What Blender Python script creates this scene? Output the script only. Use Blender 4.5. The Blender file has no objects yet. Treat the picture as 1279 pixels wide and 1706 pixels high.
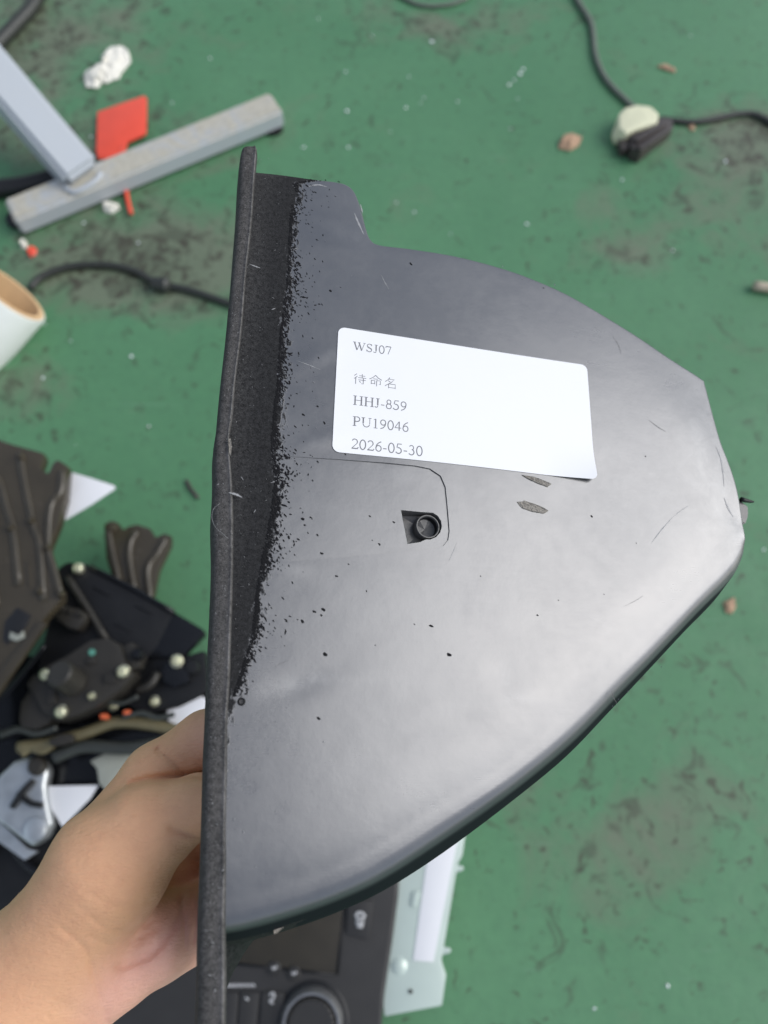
import bpy, bmesh, math, random
import numpy as np
from mathutils import Vector, Matrix, geometry
random.seed(7)
R = math.radians
sc = bpy.context.scene
C = sc.collection

# ---------------------------------------------------------------- camera
F, CX, CY = 1241.0, 639.5, 853.0
PITCH = R(20); CAMH = 0.80
cam_d = bpy.data.cameras.new('camera'); cam = bpy.data.objects.new('camera', cam_d); C.objects.link(cam)
cam.location = (0, 0, CAMH); cam.rotation_euler = (PITCH, 0, 0)
cam_d.sensor_fit = 'VERTICAL'; cam_d.sensor_height = 36.0; cam_d.lens = 36.0 * F / 1706
cam_d.clip_start = 0.01; cam_d.clip_end = 200
cam_d.dof.use_dof = True; cam_d.dof.focus_distance = 0.262; cam_d.dof.aperture_fstop = cam_d.lens / 3.1
sc.camera = cam
# ---------------------------------------------------------------- daylight
SUN_EL, SUN_AZ = R(41), R(5)          # azimuth measured from +X towards +Y
sdir = Vector((math.cos(SUN_EL) * math.cos(SUN_AZ), math.cos(SUN_EL) * math.sin(SUN_AZ), math.sin(SUN_EL)))
w = bpy.data.worlds.new('World'); sc.world = w; w.use_nodes = True
nt = w.node_tree; nt.nodes.clear()
sky = nt.nodes.new('ShaderNodeTexSky'); sky.sky_type = 'NISHITA'; sky.sun_disc = False
sky.sun_elevation = SUN_EL; sky.sun_rotation = math.pi / 2 - SUN_AZ
sky.dust_density = 1.2; sky.ozone_density = 1.0
bg = nt.nodes.new('ShaderNodeBackground'); bg.inputs['Strength'].default_value = 0.15
wo = nt.nodes.new('ShaderNodeOutputWorld')
hs = nt.nodes.new('ShaderNodeHueSaturation'); hs.inputs['Saturation'].default_value = 0.60     # thin overcast: paler than clear sky
nt.links.new(sky.outputs[0], hs.inputs['Color']); nt.links.new(hs.outputs[0], bg.inputs[0]); nt.links.new(bg.outputs[0], wo.inputs[0])
sd = bpy.data.lights.new('sun', 'SUN'); sd.energy = 1.65; sd.angle = R(47); sd.color = (1.0, 0.99, 0.98)
sun = bpy.data.objects.new('sun', sd); C.objects.link(sun)
sun.rotation_euler = (-sdir).to_track_quat('-Z', 'Y').to_euler(); sun.location = (1, 0, 2)
sc.view_settings.view_transform = 'Standard'; sc.view_settings.look = 'None'
sc.view_settings.exposure = 0.30; sc.view_settings.gamma = 1.0

# ---------------------------------------------------------------- geometry of view -> places
cp, sp = math.cos(PITCH), math.sin(PITCH)
def ray(px, py):
    x, y, z = (px - CX) / F, -(py - CY) / F, -1.0
    return Vector((x, y * cp - z * sp, y * sp + z * cp))
CAM = Vector((0, 0, CAMH))
def at(px, py, z=0.0):                      # point on the horizontal plane at height z
    d = ray(px, py); return CAM + d * ((z - CAMH) / d.z)
def deep(px, py, depth): return CAM + ray(px, py) * depth
# frame of the held panel
nC = Vector((0.2639, 0.3102, 0.9133)); nW = Vector((nC.x, nC.y * cp - nC.z * sp, nC.y * sp + nC.z * cp)).normalized()
P0 = deep(552, 754, 0.253)
exW = (Vector((1, 0, 0)) - nW * nW.x).normalized(); eyW = nW.cross(exW)
MP = Matrix(((exW.x, eyW.x, nW.x, P0.x), (exW.y, eyW.y, nW.y, P0.y), (exW.z, eyW.z, nW.z, P0.z), (0, 0, 0, 1)))
def uv(px, py):                             # local panel coordinates (m)
    d = ray(px, py); t = (P0 - CAM).dot(nW) / d.dot(nW); q = CAM + d * t - P0
    return Vector((q.dot(exW), q.dot(eyW)))

# ---------------------------------------------------------------- helpers
def tag(o, label=None, cat=None, group=None, kind=None):
    if label: o['label'] = label
    if cat: o['category'] = cat
    if group: o['group'] = group
    if kind: o['kind'] = kind
    return o
def empty(name, loc, label, cat, group=None):
    o = bpy.data.objects.new(name, None); C.objects.link(o); o.location = loc; o.empty_display_size = 0.02
    return tag(o, label, cat, group)
def link(name, me, m, parent=None, smooth=False, world=False):
    o = bpy.data.objects.new(name, me); C.objects.link(o)
    if m: me.materials.append(m)
    if smooth:
        for p in me.polygons: p.use_smooth = True
    if parent is not None:
        o.parent = parent
        if world: o.matrix_parent_inverse = parent_inv(parent)
    return o
def parent_inv(p):
    mw = Matrix.Translation(p.location) if p.parent is None else p.matrix_parent_inverse
    if p.parent is None: return mw.inverted()
    return Matrix.Identity(4)
def mesh(name, vs, fs, m, parent=None, smooth=False, world=True):
    me = bpy.data.meshes.new(name); me.from_pydata([tuple(v) for v in vs], [], fs); me.validate(); me.update()
    return link(name, me, m, parent, smooth, world)
def from_bm(name, bm, m, parent=None, smooth=False, world=True):
    bmesh.ops.recalc_face_normals(bm, faces=bm.faces[:])
    me = bpy.data.meshes.new(name); bm.to_mesh(me); bm.free()
    return link(name, me, m, parent, smooth, world)
def autosmooth(o, ang=35):
    me = o.data
    for p in me.polygons: p.use_smooth = True
    bm = bmesh.new(); bm.from_mesh(me)
    for e in bm.edges:
        if len(e.link_faces) == 2 and e.calc_face_angle(0) > R(ang): e.smooth = False
    bm.to_mesh(me); bm.free(); return o
def bake(o, ang=40):
    me = bpy.data.meshes.new_from_object(o.evaluated_get(bpy.context.evaluated_depsgraph_get())); nm = o.data.name
    o.modifiers.clear(); o.data = me; me.name = nm; return autosmooth(o, ang)
def catmull(pts, n):
    pts = [Vector(p) for p in pts]; P = [pts[0] * 2 - pts[1]] + pts + [pts[-1] * 2 - pts[-2]]; out = []
    for i in range(1, len(P) - 2):
        a, b, c, d = P[i - 1:i + 3]
        for k in range(n):
            t = k / n
            out.append(0.5 * ((2 * b) + (c - a) * t + (2 * a - 5 * b + 4 * c - d) * t * t + (3 * b - a - 3 * c + d) * t ** 3))
    out.append(pts[-1]); return out
def tube(name, pts, r, m, parent=None, n=5, seg=10, world=True, cap=True, flat=1.0):
    pts = catmull(pts, n) if n > 1 else [Vector(p) for p in pts]
    rad = r if callable(r) else (lambda t: r)
    vs, fs = [], []; N = len(pts); up = Vector((0, 0, 1))
    for i, p in enumerate(pts):
        t = (pts[min(i + 1, N - 1)] - pts[max(i - 1, 0)]).normalized()
        s = t.cross(up); s = s.normalized() if s.length > 1e-4 else Vector((1, 0, 0)); u = s.cross(t)
        rr = rad(i / (N - 1))
        for k in range(seg):
            a = 2 * math.pi * k / seg; vs.append(p + s * (math.cos(a) * rr) + u * (math.sin(a) * rr * flat))
    for i in range(N - 1):
        for k in range(seg):
            k2 = (k + 1) % seg; fs.append((i * seg + k, i * seg + k2, (i + 1) * seg + k2, (i + 1) * seg + k))
    if cap: fs.append(tuple(range(seg))[::-1]); fs.append(tuple((N - 1) * seg + k for k in range(seg)))
    return mesh(name, vs, fs, m, parent, True, world)
def slab(name, px, z, th, m, parent=None, bev=0.0015, tilt=None, seg=2, smooth_ang=35):
    """outline seen at pixel points, top face at height z, thickness th straight down"""
    bm = bmesh.new(); zf = (lambda a, b: z) if tilt is None else tilt
    vs = [bm.verts.new(at(a, b, zf(a, b))) for a, b in px]
    f = bm.faces.new(vs)
    if f.normal.z < 0 or (f.normal_update() or f.normal.z) < 0: f.normal_flip()
    r = bmesh.ops.extrude_face_region(bm, geom=[f])
    for v in [g for g in r['geom'] if isinstance(g, bmesh.types.BMVert)]: v.co.z -= th
    bmesh.ops.recalc_face_normals(bm, faces=bm.faces[:])
    if bev: bmesh.ops.bevel(bm, geom=bm.edges[:], offset=bev, segments=seg, affect='EDGES', profile=0.6, clamp_overlap=True)
    return autosmooth(from_bm(name, bm, m, parent), smooth_ang)
def lathe(name, c, prof, m, parent=None, seg=28, axis=Vector((0, 0, 1)), world=True, ang=35):
    q = axis.normalized().to_track_quat('Z', 'Y'); vs, fs = [], []; n = len(prof)
    for k in range(seg):
        a = 2 * math.pi * k / seg
        for r_, z_ in prof: vs.append(Vector(c) + q @ Vector((r_ * math.cos(a), r_ * math.sin(a), z_)))
    for k in range(seg):
        k2 = (k + 1) % seg
        for j in range(n - 1): fs.append((k * n + j, k2 * n + j, k2 * n + j + 1, k * n + j + 1))
    bm = bmesh.new(); V = [bm.verts.new(v) for v in vs]
    for f in fs:
        try: bm.faces.new([V[i] for i in f])
        except ValueError: pass
    bmesh.ops.remove_doubles(bm, verts=bm.verts[:], dist=1e-6)
    return autosmooth(from_bm(name, bm, m, parent, True, world), ang)

# ---------------------------------------------------------------- materials
class NT:
    def __init__(s, name):
        s.m = bpy.data.materials.new(name); s.m.use_nodes = True; s.t = s.m.node_tree
        s.b = s.t.nodes['Principled BSDF']; s.tc = s.n('ShaderNodeTexCoord')
    def n(s, typ, **k):
        x = s.t.nodes.new(typ)
        for a, v in k.items():
            if a.startswith('i_'): x.inputs[a[2:].replace('_', ' ')].default_value = v
            else: setattr(x, a, v)
        return x
    def l(s, a, b): s.t.links.new(a, b)
    def noise(s, scale, detail=4, rough=0.55, vec=None, dist=0.0):
        x = s.n('ShaderNodeTexNoise'); x.inputs['Scale'].default_value = scale; x.inputs['Detail'].default_value = detail
        x.inputs['Roughness'].default_value = rough; x.inputs['Distortion'].default_value = dist
        s.l(vec or s.tc.outputs['Object'], x.inputs['Vector']); return x.outputs['Fac']
    def scaled(s, sc3, rot=(0, 0, 0)):
        x = s.n('ShaderNodeMapping'); x.inputs['Scale'].default_value = sc3; x.inputs['Rotation'].default_value = rot
        s.l(s.tc.outputs['Object'], x.inputs['Vector']); return x.outputs[0]
    def ramp(s, f, stops):
        x = s.n('ShaderNodeValToRGB'); e = x.color_ramp.elements
        while len(e) < len(stops): e.new(0.5)
        for q, (p, c) in zip(e, stops): q.position = p; q.color = (c, c, c, 1) if not hasattr(c, '__len__') else (*c, 1)
        s.l(f, x.inputs[0]); return x.outputs[0]
    def mix(s, f, a, b, blend='MIX'):
        x = s.n('ShaderNodeMix', data_type='RGBA', blend_type=blend)
        for i, v in ((0, f), (6, a), (7, b)):
            if hasattr(v, 'is_output') or isinstance(v, bpy.types.NodeSocket): s.l(v, x.inputs[i])
            elif i == 0: x.inputs[0].default_value = v
            else: x.inputs[i].default_value = (*v, 1) if hasattr(v, '__len__') else (v, v, v, 1)
        return x.outputs[2]
    def math(s, op, a, b=0.0, c=None):
        x = s.n('ShaderNodeMath', operation=op)
        for i, v in enumerate((a, b) if c is None else (a, b, c)):
            if isinstance(v, bpy.types.NodeSocket): s.l(v, x.inputs[i])
            else: x.inputs[i].default_value = v
        return x.outputs[0]
    def bump(s, h, strength, dist=0.001):
        x = s.n('ShaderNodeBump'); x.inputs['Strength'].default_value = strength; x.inputs['Distance'].default_value = dist
        s.l(h, x.inputs['Height']); s.l(x.outputs[0], s.b.inputs['Normal'])
    def set(s, **k):
        for a, v in k.items():
            i = s.b.inputs[a.replace('_', ' ')]
            if isinstance(v, bpy.types.NodeSocket): s.l(v, i)
            elif hasattr(v, '__len__') and len(v) == 3 and i.type == 'RGBA': i.default_value = (*v, 1)
            else: i.default_value = v
        return s
def simple(name, col, rough=0.5, metal=0.0, var=0.25, scale=60, bump=0.1, bscale=400, spec=0.5, **k):
    t = NT(name); n1 = t.noise(scale, 5)
    lo = tuple(c * (1 - var) for c in col); hi = tuple(min(1, c * (1 + var)) for c in col)
    t.set(Base_Color=t.mix(n1, lo, hi), Metallic=metal, Roughness=t.math('ADD', t.math('MULTIPLY', n1, 0.2), rough - 0.1), Specular_IOR_Level=spec, **k)
    if bump: t.bump(t.noise(bscale, 3), bump, 0.0005)
    return t.m

def mat_floor():
    t = NT('green_painted_concrete'); o = t.tc.outputs['Object']
    big = t.noise(2.2, 6, 0.6, dist=0.4); mid = t.noise(11, 7, 0.65, dist=0.6); fine = t.noise(75, 6, 0.7); gr = t.noise(420, 4, 0.7)
    base = t.mix(t.ramp(big, [(0.3, 0), (0.75, 1)]), (0.070, 0.200, 0.092), (0.108, 0.258, 0.130))
    base = t.mix(t.math('MULTIPLY', t.ramp(fine, [(0.35, 0), (0.8, 1)]), 0.35), base, (0.055, 0.125, 0.075))
    # grime that gathers in some places
    def spot(cx, cy, rx, ry):
        p = at(cx, cy); q = t.n('ShaderNodeVectorMath', operation='SUBTRACT'); t.l(o, q.inputs[0]); q.inputs[1].default_value = p
        m = t.n('ShaderNodeVectorMath', operation='MULTIPLY'); t.l(q.outputs[0], m.inputs[0]); m.inputs[1].default_value = (1 / rx, 1 / ry, 0)
        L = t.n('ShaderNodeVectorMath', operation='LENGTH'); t.l(m.outputs[0], L.inputs[0])
        return t.math('MAXIMUM', t.math('SUBTRACT', 1.0, L.outputs['Value']), 0.0)
    g = None
    for a in ((60, 60, .26, .22, 1.0), (240, 430, .26, .12, 1.5), (160, 250, .3, .12, .8), (1240, 230, .16, .10, 1.1), (740, 40, .25, .08, .6),
              (1200, 340, .25, .12, .6), (1000, 1420, .12, .09, .55), (1180, 1340, .10, .1, .5), (1040, 430, .1, .05, .6), (20, 640, .1, .08, .8)):
        s_ = t.math('MULTIPLY', spot(*a[:4]), a[4]); g = s_ if g is None else t.math('ADD', g, s_)
    gm = t.math('ADD', t.math('MULTIPLY', g, 0.65), t.math('MULTIPLY', t.math('SUBTRACT', mid, 0.5), 1.5))
    base = t.mix(t.math('MULTIPLY', t.ramp(gm, [(0.12, 0), (0.55, 1)]), 0.85), base, t.mix(mid, (0.125, 0.140, 0.092), (0.165, 0.185, 0.13)))
    # dark brown blotches and specks
    bl = t.noise(26, 5, 0.62, dist=1.2); bl2 = t.noise(60, 4, 0.6, dist=0.8)
    k1 = t.ramp(t.math('ADD', bl, t.math('MULTIPLY', g, 0.10)), [(0.60, 0), (0.68, 1)])
    k2 = t.ramp(t.math('ADD', bl2, t.math('MULTIPLY', g, 0.10)), [(0.62, 0), (0.69, 1)])
    k3 = t.ramp(t.noise(150, 3, 0.6, dist=0.5), [(0.66, 0), (0.72, 1)])
    base = t.mix(t.math('MULTIPLY', k3, 0.55), base, (0.05, 0.045, 0.03))
    base = t.mix(t.math('MULTIPLY', k1, 0.5), base, (0.045, 0.047, 0.032))
    base = t.mix(t.math('MULTIPLY', k2, 0.68), base, (0.045, 0.036, 0.026))
    # pale rubbed scratches
    sv = t.scaled((3, 55, 1), (0, 0, R(58))); s1 = t.noise(3, 3, 0.5, vec=sv)
    base = t.mix(t.math('MULTIPLY', t.ramp(s1, [(0.68, 0), (0.74, 1)]), 0.28), base, (0.17, 0.31, 0.21))
    t.set(Base_Color=base, Roughness=t.ramp(mid, [(0.3, 0.42), (0.7, 0.68)]), Specular_IOR_Level=0.4)
    t.bump(t.math('ADD', t.math('MULTIPLY', fine, 0.8), t.math('MULTIPLY', gr, 0.3)), 0.35, 0.002)
    return t.m

def mat_plastic():
    t = NT('dark_grey_plastic')
    big = t.noise(14, 4, 0.6); fine = t.noise(900, 3, 0.6)
    streak = t.noise(4, 5, 0.65, vec=t.scaled((10, 190, 10), (0, 0, R(-6)))); scr = t.noise(3, 2, 0.4, vec=t.scaled((40, 1300, 10), (0, 0, R(24))))
    col = t.mix(big, (0.040, 0.042, 0.047), (0.052, 0.055, 0.061))
    wear_glint = t.n('ShaderNodeAttribute', attribute_name='wear_glint').outputs['Fac']
    col = t.mix(t.math('MULTIPLY', wear_glint, t.ramp(t.noise(120, 5, 0.7, dist=0.5), [(0.38, 0.1), (0.68, 1)])), col, (0.15, 0.15, 0.15))
    hz = t.ramp(t.math('ADD', t.math('MULTIPLY', t.noise(28, 6, 0.68, dist=0.8), 0.7), t.math('MULTIPLY', t.noise(260, 5, 0.7), 0.3)), [(0.45, 0), (0.68, 1)])   # patchy film of dust and handling haze
    col = t.mix(t.math('MULTIPLY', hz, 0.28), col, (0.092, 0.092, 0.092))
    # flocking: black felt sprayed on beside the lip, ragged at the edge
    fl = t.n('ShaderNodeAttribute', attribute_name='flock').outputs['Fac']
    rag = t.noise(55, 2, 0.5, vec=t.scaled((9, 9, 9), (0, 0, R(35)))); 
    v = t.scaled((11, 5, 8), (0, 0, R(-40)))
    n2 = t.noise(60, 4, 0.7, vec=v); n3 = t.noise(30, 4, 0.6)
    edge = t.math('ADD', t.math('ADD', fl, 2.0), t.math('ADD', t.math('MULTIPLY', t.math('SUBTRACT', n2, 0.5), 15.0), t.math('MULTIPLY', t.math('SUBTRACT', n3, 0.5), 9.0)))
    msk = t.ramp(t.math('MULTIPLY', edge, 0.5), [(0.0, 0), (0.9, 1)])
    fuzz = t.noise(2600, 3, 0.7); fz2 = t.noise(700, 3, 0.7)
    near = t.math('MULTIPLY', t.ramp(t.math('MULTIPLY', fl, 0.05), [(0.3, 0), (1, 1)]), 0.8)
    fcol = t.mix(t.ramp(t.math('ADD', t.math('MULTIPLY', fuzz, 0.6), t.math('MULTIPLY', fz2, 0.4)), [(0.38, 0), (0.68, 1)]), (0.008, 0.008, 0.0085), t.mix(t.math('MULTIPLY', near, t.ramp(t.noise(45, 4, 0.6), [(0.3, 0.3), (0.7, 1)])), (0.040, 0.040, 0.041), (0.15, 0.145, 0.14)))
    t.set(Base_Color=t.mix(msk, col, fcol), IOR=1.68)
    ro = t.math('ADD', t.math('MULTIPLY', streak, 0.03), t.math('MULTIPLY', big, 0.1))
    ro = t.math('ADD', t.math('ADD', ro, 0.22), t.math('MULTIPLY', hz, 0.07))
    x = t.n('ShaderNodeMix', data_type='FLOAT'); t.l(msk, x.inputs[0]); t.l(ro, x.inputs[2]); x.inputs[3].default_value = 0.95; t.set(Roughness=x.outputs[0])
    x = t.n('ShaderNodeMix', data_type='FLOAT'); t.l(msk, x.inputs[0]); x.inputs[2].default_value = 0.9; x.inputs[3].default_value = 0.12; t.set(Specular_IOR_Level=x.outputs[0])
    h = t.math('ADD', t.math('MULTIPLY', t.math('ADD', t.math('ADD', t.math('MULTIPLY', fine, 0.10), t.math('MULTIPLY', t.noise(65, 3, 0.5), 0.7)), t.math('MULTIPLY', scr, 0.05)), t.math('SUBTRACT', 1.0, msk)), t.math('MULTIPLY', msk, t.math('ADD', t.math('MULTIPLY', fuzz, 1.6), 0.6)))
    t.bump(h, 0.35, 0.0004)
    sd_ = t.n('ShaderNodeAttribute', attribute_name='side').outputs['Fac']     # shade on the rolled rim and side wall, painted dark and dull
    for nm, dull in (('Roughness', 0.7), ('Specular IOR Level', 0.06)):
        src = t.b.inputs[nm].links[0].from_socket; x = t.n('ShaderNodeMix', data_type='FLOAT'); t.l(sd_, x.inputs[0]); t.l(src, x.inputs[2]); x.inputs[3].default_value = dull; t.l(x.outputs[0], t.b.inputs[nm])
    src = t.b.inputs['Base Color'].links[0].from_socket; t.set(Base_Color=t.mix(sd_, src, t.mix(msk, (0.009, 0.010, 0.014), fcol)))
    return t.m
def mat_felt(lo, hi):
    t = NT('grey_felt'); f = t.noise(2400, 4, 0.75); g = t.noise(600, 3, 0.7); b = t.noise(60, 4, 0.6)
    wr = t.n('ShaderNodeAttribute', attribute_name='wear_glint').outputs['Fac']
    c = t.mix(t.ramp(t.math('ADD', t.math('MULTIPLY', f, 0.6), t.math('MULTIPLY', g, 0.4)), [(0.4, 0), (0.66, 1)]), lo, hi)
    c = t.mix(t.math('MULTIPLY', wr, t.ramp(t.math('ADD', t.math('MULTIPLY', b, 0.7), t.math('MULTIPLY', g, 0.3)), [(0.38, 0), (0.62, 1)])), c, (0.21, 0.20, 0.195))
    t.set(Base_Color=c, Roughness=0.95, Specular_IOR_Level=0.1)
    t.bump(t.math('ADD', f, t.math('MULTIPLY', g, 0.5)), 0.45, 0.0004); return t.m
def mat_skin():
    t = NT('skin'); n1 = t.noise(38, 4, 0.6); n2 = t.noise(900, 4, 0.7); n3 = t.noise(220, 4, 0.6)
    pk = t.n('ShaderNodeAttribute', attribute_name='pink').outputs['Fac']
    c = t.mix(n1, (0.65, 0.345, 0.185), (0.79, 0.45, 0.262)); c = t.mix(pk, c, t.mix(n1, (0.70, 0.35, 0.26), (0.82, 0.47, 0.36)))
    c = t.mix(t.math('ADD', t.math('MULTIPLY', t.ramp(n3, [(0.45, 0), (0.75, 1)]), 0.2), t.math('MULTIPLY', t.ramp(t.noise(16, 3, 0.5), [(0.5, 0), (0.75, 1)]), 0.25)), c, (0.50, 0.22, 0.14))
    t.set(Base_Color=c, Roughness=0.52, Specular_IOR_Level=0.35, Subsurface_Weight=0.12, Subsurface_Radius=(0.010, 0.004, 0.002), Subsurface_Scale=0.5)
    fine = t.noise(5, 4, 0.6, vec=t.scaled((90, 260, 120), (0, 0, R(-35))))
    t.bump(t.math('ADD', t.math('MULTIPLY', n2, 0.4), t.math('ADD', t.math('MULTIPLY', fine, 0.9), t.math('MULTIPLY', n3, 0.5))), 0.6, 0.0009); return t.m
def mat_paint_tube(dirt=1.0):
    t = NT('pale_grey_painted_steel'); a = t.noise(22, 6, 0.65, dist=0.6); b = t.noise(140, 5, 0.7); n = t.n('ShaderNodeNewGeometry')
    s = t.n('ShaderNodeSeparateXYZ'); t.l(n.outputs['Normal'], s.inputs[0])
    up = t.ramp(s.outputs['Z'], [(0.5, 0.15), (0.95, 1)])     # dirt lies on the upward face
    d = t.math('MULTIPLY', t.ramp(t.math('ADD', a, t.math('MULTIPLY', b, 0.25)), [(0.42, 0), (0.64, 1)]), t.math('MULTIPLY', up, dirt))
    c = t.mix(d, (0.42, 0.45, 0.48), t.mix(b, (0.27, 0.24, 0.175), (0.66, 0.63, 0.53)))
    t.set(Base_Color=c, Roughness=0.45); t.bump(b, 0.2, 0.001); return t.m

M = dict(
    floor=mat_floor(), plastic=mat_plastic(), felt=mat_felt((0.036, 0.035, 0.034), (0.115, 0.110, 0.106)), skin=mat_skin(), tube=mat_paint_tube(1.0), post=mat_paint_tube(0.05),
    paper=simple('white_label_paper', (0.74, 0.74, 0.745), 0.5, var=0.015, scale=120, bump=0.04),
    ink=simple('faded_grey_ink', (0.17, 0.17, 0.18), 0.7, var=0.5, scale=2500, bump=0),
    speck=simple('black_overspray', (0.012, 0.012, 0.013), 0.9, var=0.4, scale=900, spec=0.1),
    scuff=simple('pale_scuffed_plastic', (0.27, 0.27, 0.27), 0.6, var=0.3, scale=900),
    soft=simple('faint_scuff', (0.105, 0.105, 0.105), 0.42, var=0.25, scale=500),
    gouge=simple('torn_plastic', (0.24, 0.22, 0.19), 0.7, var=0.85, scale=1500, bump=1.0, bscale=1800),
    seam=simple('grey_plastic_dark_seam', (0.03, 0.03, 0.03), 0.5),
    socket=simple('scraped_socket_plastic', (0.085, 0.083, 0.08), 0.3, var=0.3, scale=500, bump=0.2),
    dark=simple('black_plastic_and_hollow_shade', (0.008, 0.008, 0.009), 0.5),  # plain black parts, and the shade inside holes painted black
    brownp=simple('olive_brown_plastic', (0.046, 0.037, 0.023), 0.24, var=0.3, scale=40, spec=0.6),
    blackp=simple('satin_black_plastic', (0.011, 0.0112, 0.012), 0.42, var=0.3, scale=60, spec=0.3),
    blackg=simple('glossy_black_plastic', (0.008, 0.0085, 0.010), 0.18, var=0.3, scale=60, spec=0.35),
    charp=simple('charcoal_plastic', (0.030, 0.027, 0.022), 0.45, var=0.2, scale=60, spec=0.35),
    zinc=simple('zinc_screw', (0.78, 0.76, 0.56), 0.30, metal=0.8, var=0.12, scale=300),
    alu=simple('cast_aluminium', (0.50, 0.52, 0.52), 0.33, metal=0.75, var=0.35, scale=70, bump=0.5, bscale=160),
    steelcase=simple('greenish_white_steel', (0.50, 0.58, 0.52), 0.35, metal=0.15, var=0.08, scale=30),
    beige=simple('dusty_beige_plastic', (0.30, 0.31, 0.26), 0.6, var=0.25, scale=80),
    cream=simple('cream_plastic', (0.68, 0.67, 0.46), 0.5, var=0.18, scale=90),
    dbrown=simple('dark_brown_plastic', (0.055, 0.045, 0.040), 0.45, var=0.35, scale=120),
    cable=simple('dark_cable_sheath', (0.030, 0.033, 0.028), 0.5, var=0.35, scale=200),
    gcable=simple('dusty_grey_green_cable', (0.13, 0.15, 0.12), 0.55, var=0.35, scale=200),
    red=simple('red_plastic', (0.80, 0.085, 0.045), 0.45, var=0.12, scale=60),
    scrap=simple('crumpled_cream_plastic', (0.76, 0.73, 0.64), 0.6, var=0.22, scale=90),
    card=simple('tan_cardboard_core', (0.62, 0.41, 0.22), 0.8, var=0.1, scale=100),
    tape=simple('white_film', (0.72, 0.74, 0.70), 0.4, var=0.08, scale=40),
    leaf=simple('dry_tan_leaf', (0.42, 0.27, 0.17), 0.8, var=0.35, scale=150),
    stick=simple('pale_wood', (0.45, 0.38, 0.28), 0.7, var=0.3, scale=150),
    orange=simple('orange_plastic', (0.62, 0.12, 0.04), 0.5),
    olive=simple('dull_olive_harness_tape', (0.13, 0.11, 0.055), 0.5, var=0.4, scale=90),
    flake=simple('clear_plastic_chip', (0.75, 0.80, 0.78), 0.15, var=0.1, spec=1.0),
    screen=simple('brown_tinted_display', (0.032, 0.027, 0.018), 0.22, var=0.2, scale=60),
    radio=simple('charcoal_radio_plastic', (0.031, 0.030, 0.029), 0.45, var=0.12, scale=60, spec=0.35),
    chrome=simple('knob_ring_metal', (0.30, 0.30, 0.30), 0.35, metal=0.8, var=0.2, scale=300),
    print=simple('pale_grey_print', (0.42, 0.42, 0.42), 0.6, var=0.1),
    green=simple('green_dot_plastic', (0.10, 0.30, 0.22), 0.5),
)

# ---------------------------------------------------------------- floor
me = bpy.data.meshes.new('floor'); s = 60
me.from_pydata([(-s, -s, 0), (s, -s, 0), (s, s, 0), (-s, s, 0)], [], [(0, 1, 2, 3)])
fl = link('floor', me, M['floor']); tag(fl, 'green painted concrete floor with brown stains and grime', kind='structure')

# ---------------------------------------------------------------- the held plastic cover
cover = bpy.data.objects.new('plastic_cover', None); C.objects.link(cover); cover.matrix_world = MP
cover.rotation_mode = 'QUATERNION'; cover.location = MP.translation; cover.rotation_quaternion = MP.to_quaternion()
tag(cover, 'dark grey moulded plastic car trim cover held up in front of the green floor', 'plastic cover')
U = lambda px, py, z=0.0: Vector((*uv(px, py), z))

outer = [(424, 284), (470, 289), (520, 296), (560, 301), (580, 307), (593, 320), (603, 345), (612, 380), (619, 398), (632, 406), (680, 412), (760, 425),
         (840, 446), (900, 468), (950, 491), (1000, 520), (1060, 557), (1120, 598), (1168, 629), (1176, 640), (1186, 680), (1200, 733), (1214, 770), (1226, 805), (1238, 855), (1246, 890)]
pairs = []
O2 = [uv(*p) for p in outer]
for i, p in enumerate(O2):
    t = (O2[min(i + 1, len(O2) - 1)] - O2[max(i - 1, 0)]).normalized(); nrm = Vector((t.y, -t.x)); r_ = 0.0014
    if i in (0,): nrm = Vector((0.05, -1))
    pairs.append((p + nrm * r_, p))
for o_, i_ in [((1250, 915), (1238, 893)), ((1249, 940), (1231, 904)), ((1241, 966), (1221, 917)), ((1222, 990), (1203, 937)), ((1183, 1027), (1160, 980)), ((1102, 1114), (1073, 1068)),
               ((1054, 1167), (1022, 1115)), ((977, 1247), (938, 1200)), ((881, 1327), (838, 1282)), ((764, 1416), (718, 1358)), ((661, 1482), (615, 1424)),
               ((572, 1522), (540, 1459)), ((482, 1553), (462, 1484)), ((410, 1572), (404, 1500)), ((360, 1580), (360, 1508))]:
    pairs.append((uv(*i_), uv(*o_)))
q4 = catmull([Vector((a.x, a.y, b.x, b.y)) for a, b in pairs], 5)
rim = [(Vector((q[0], q[1])), Vector((q[2], q[3]))) for q in q4]
inner = [a for a, b in rim]
leftpx = [(360, 1508), (362, 1300), (366, 1170), (372, 1000), (372, 900), (368, 740), (388, 560), (404, 400), (415, 330), (418, 290)]
left = []
for a, b in zip(leftpx[:-1], leftpx[1:]):
    for k in range(4):
        left.append(uv(a[0] + (b[0] - a[0]) * k / 4, a[1] + (b[1] - a[1]) * k / 4))
left = left[1:] + [uv(418, 290)]
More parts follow.
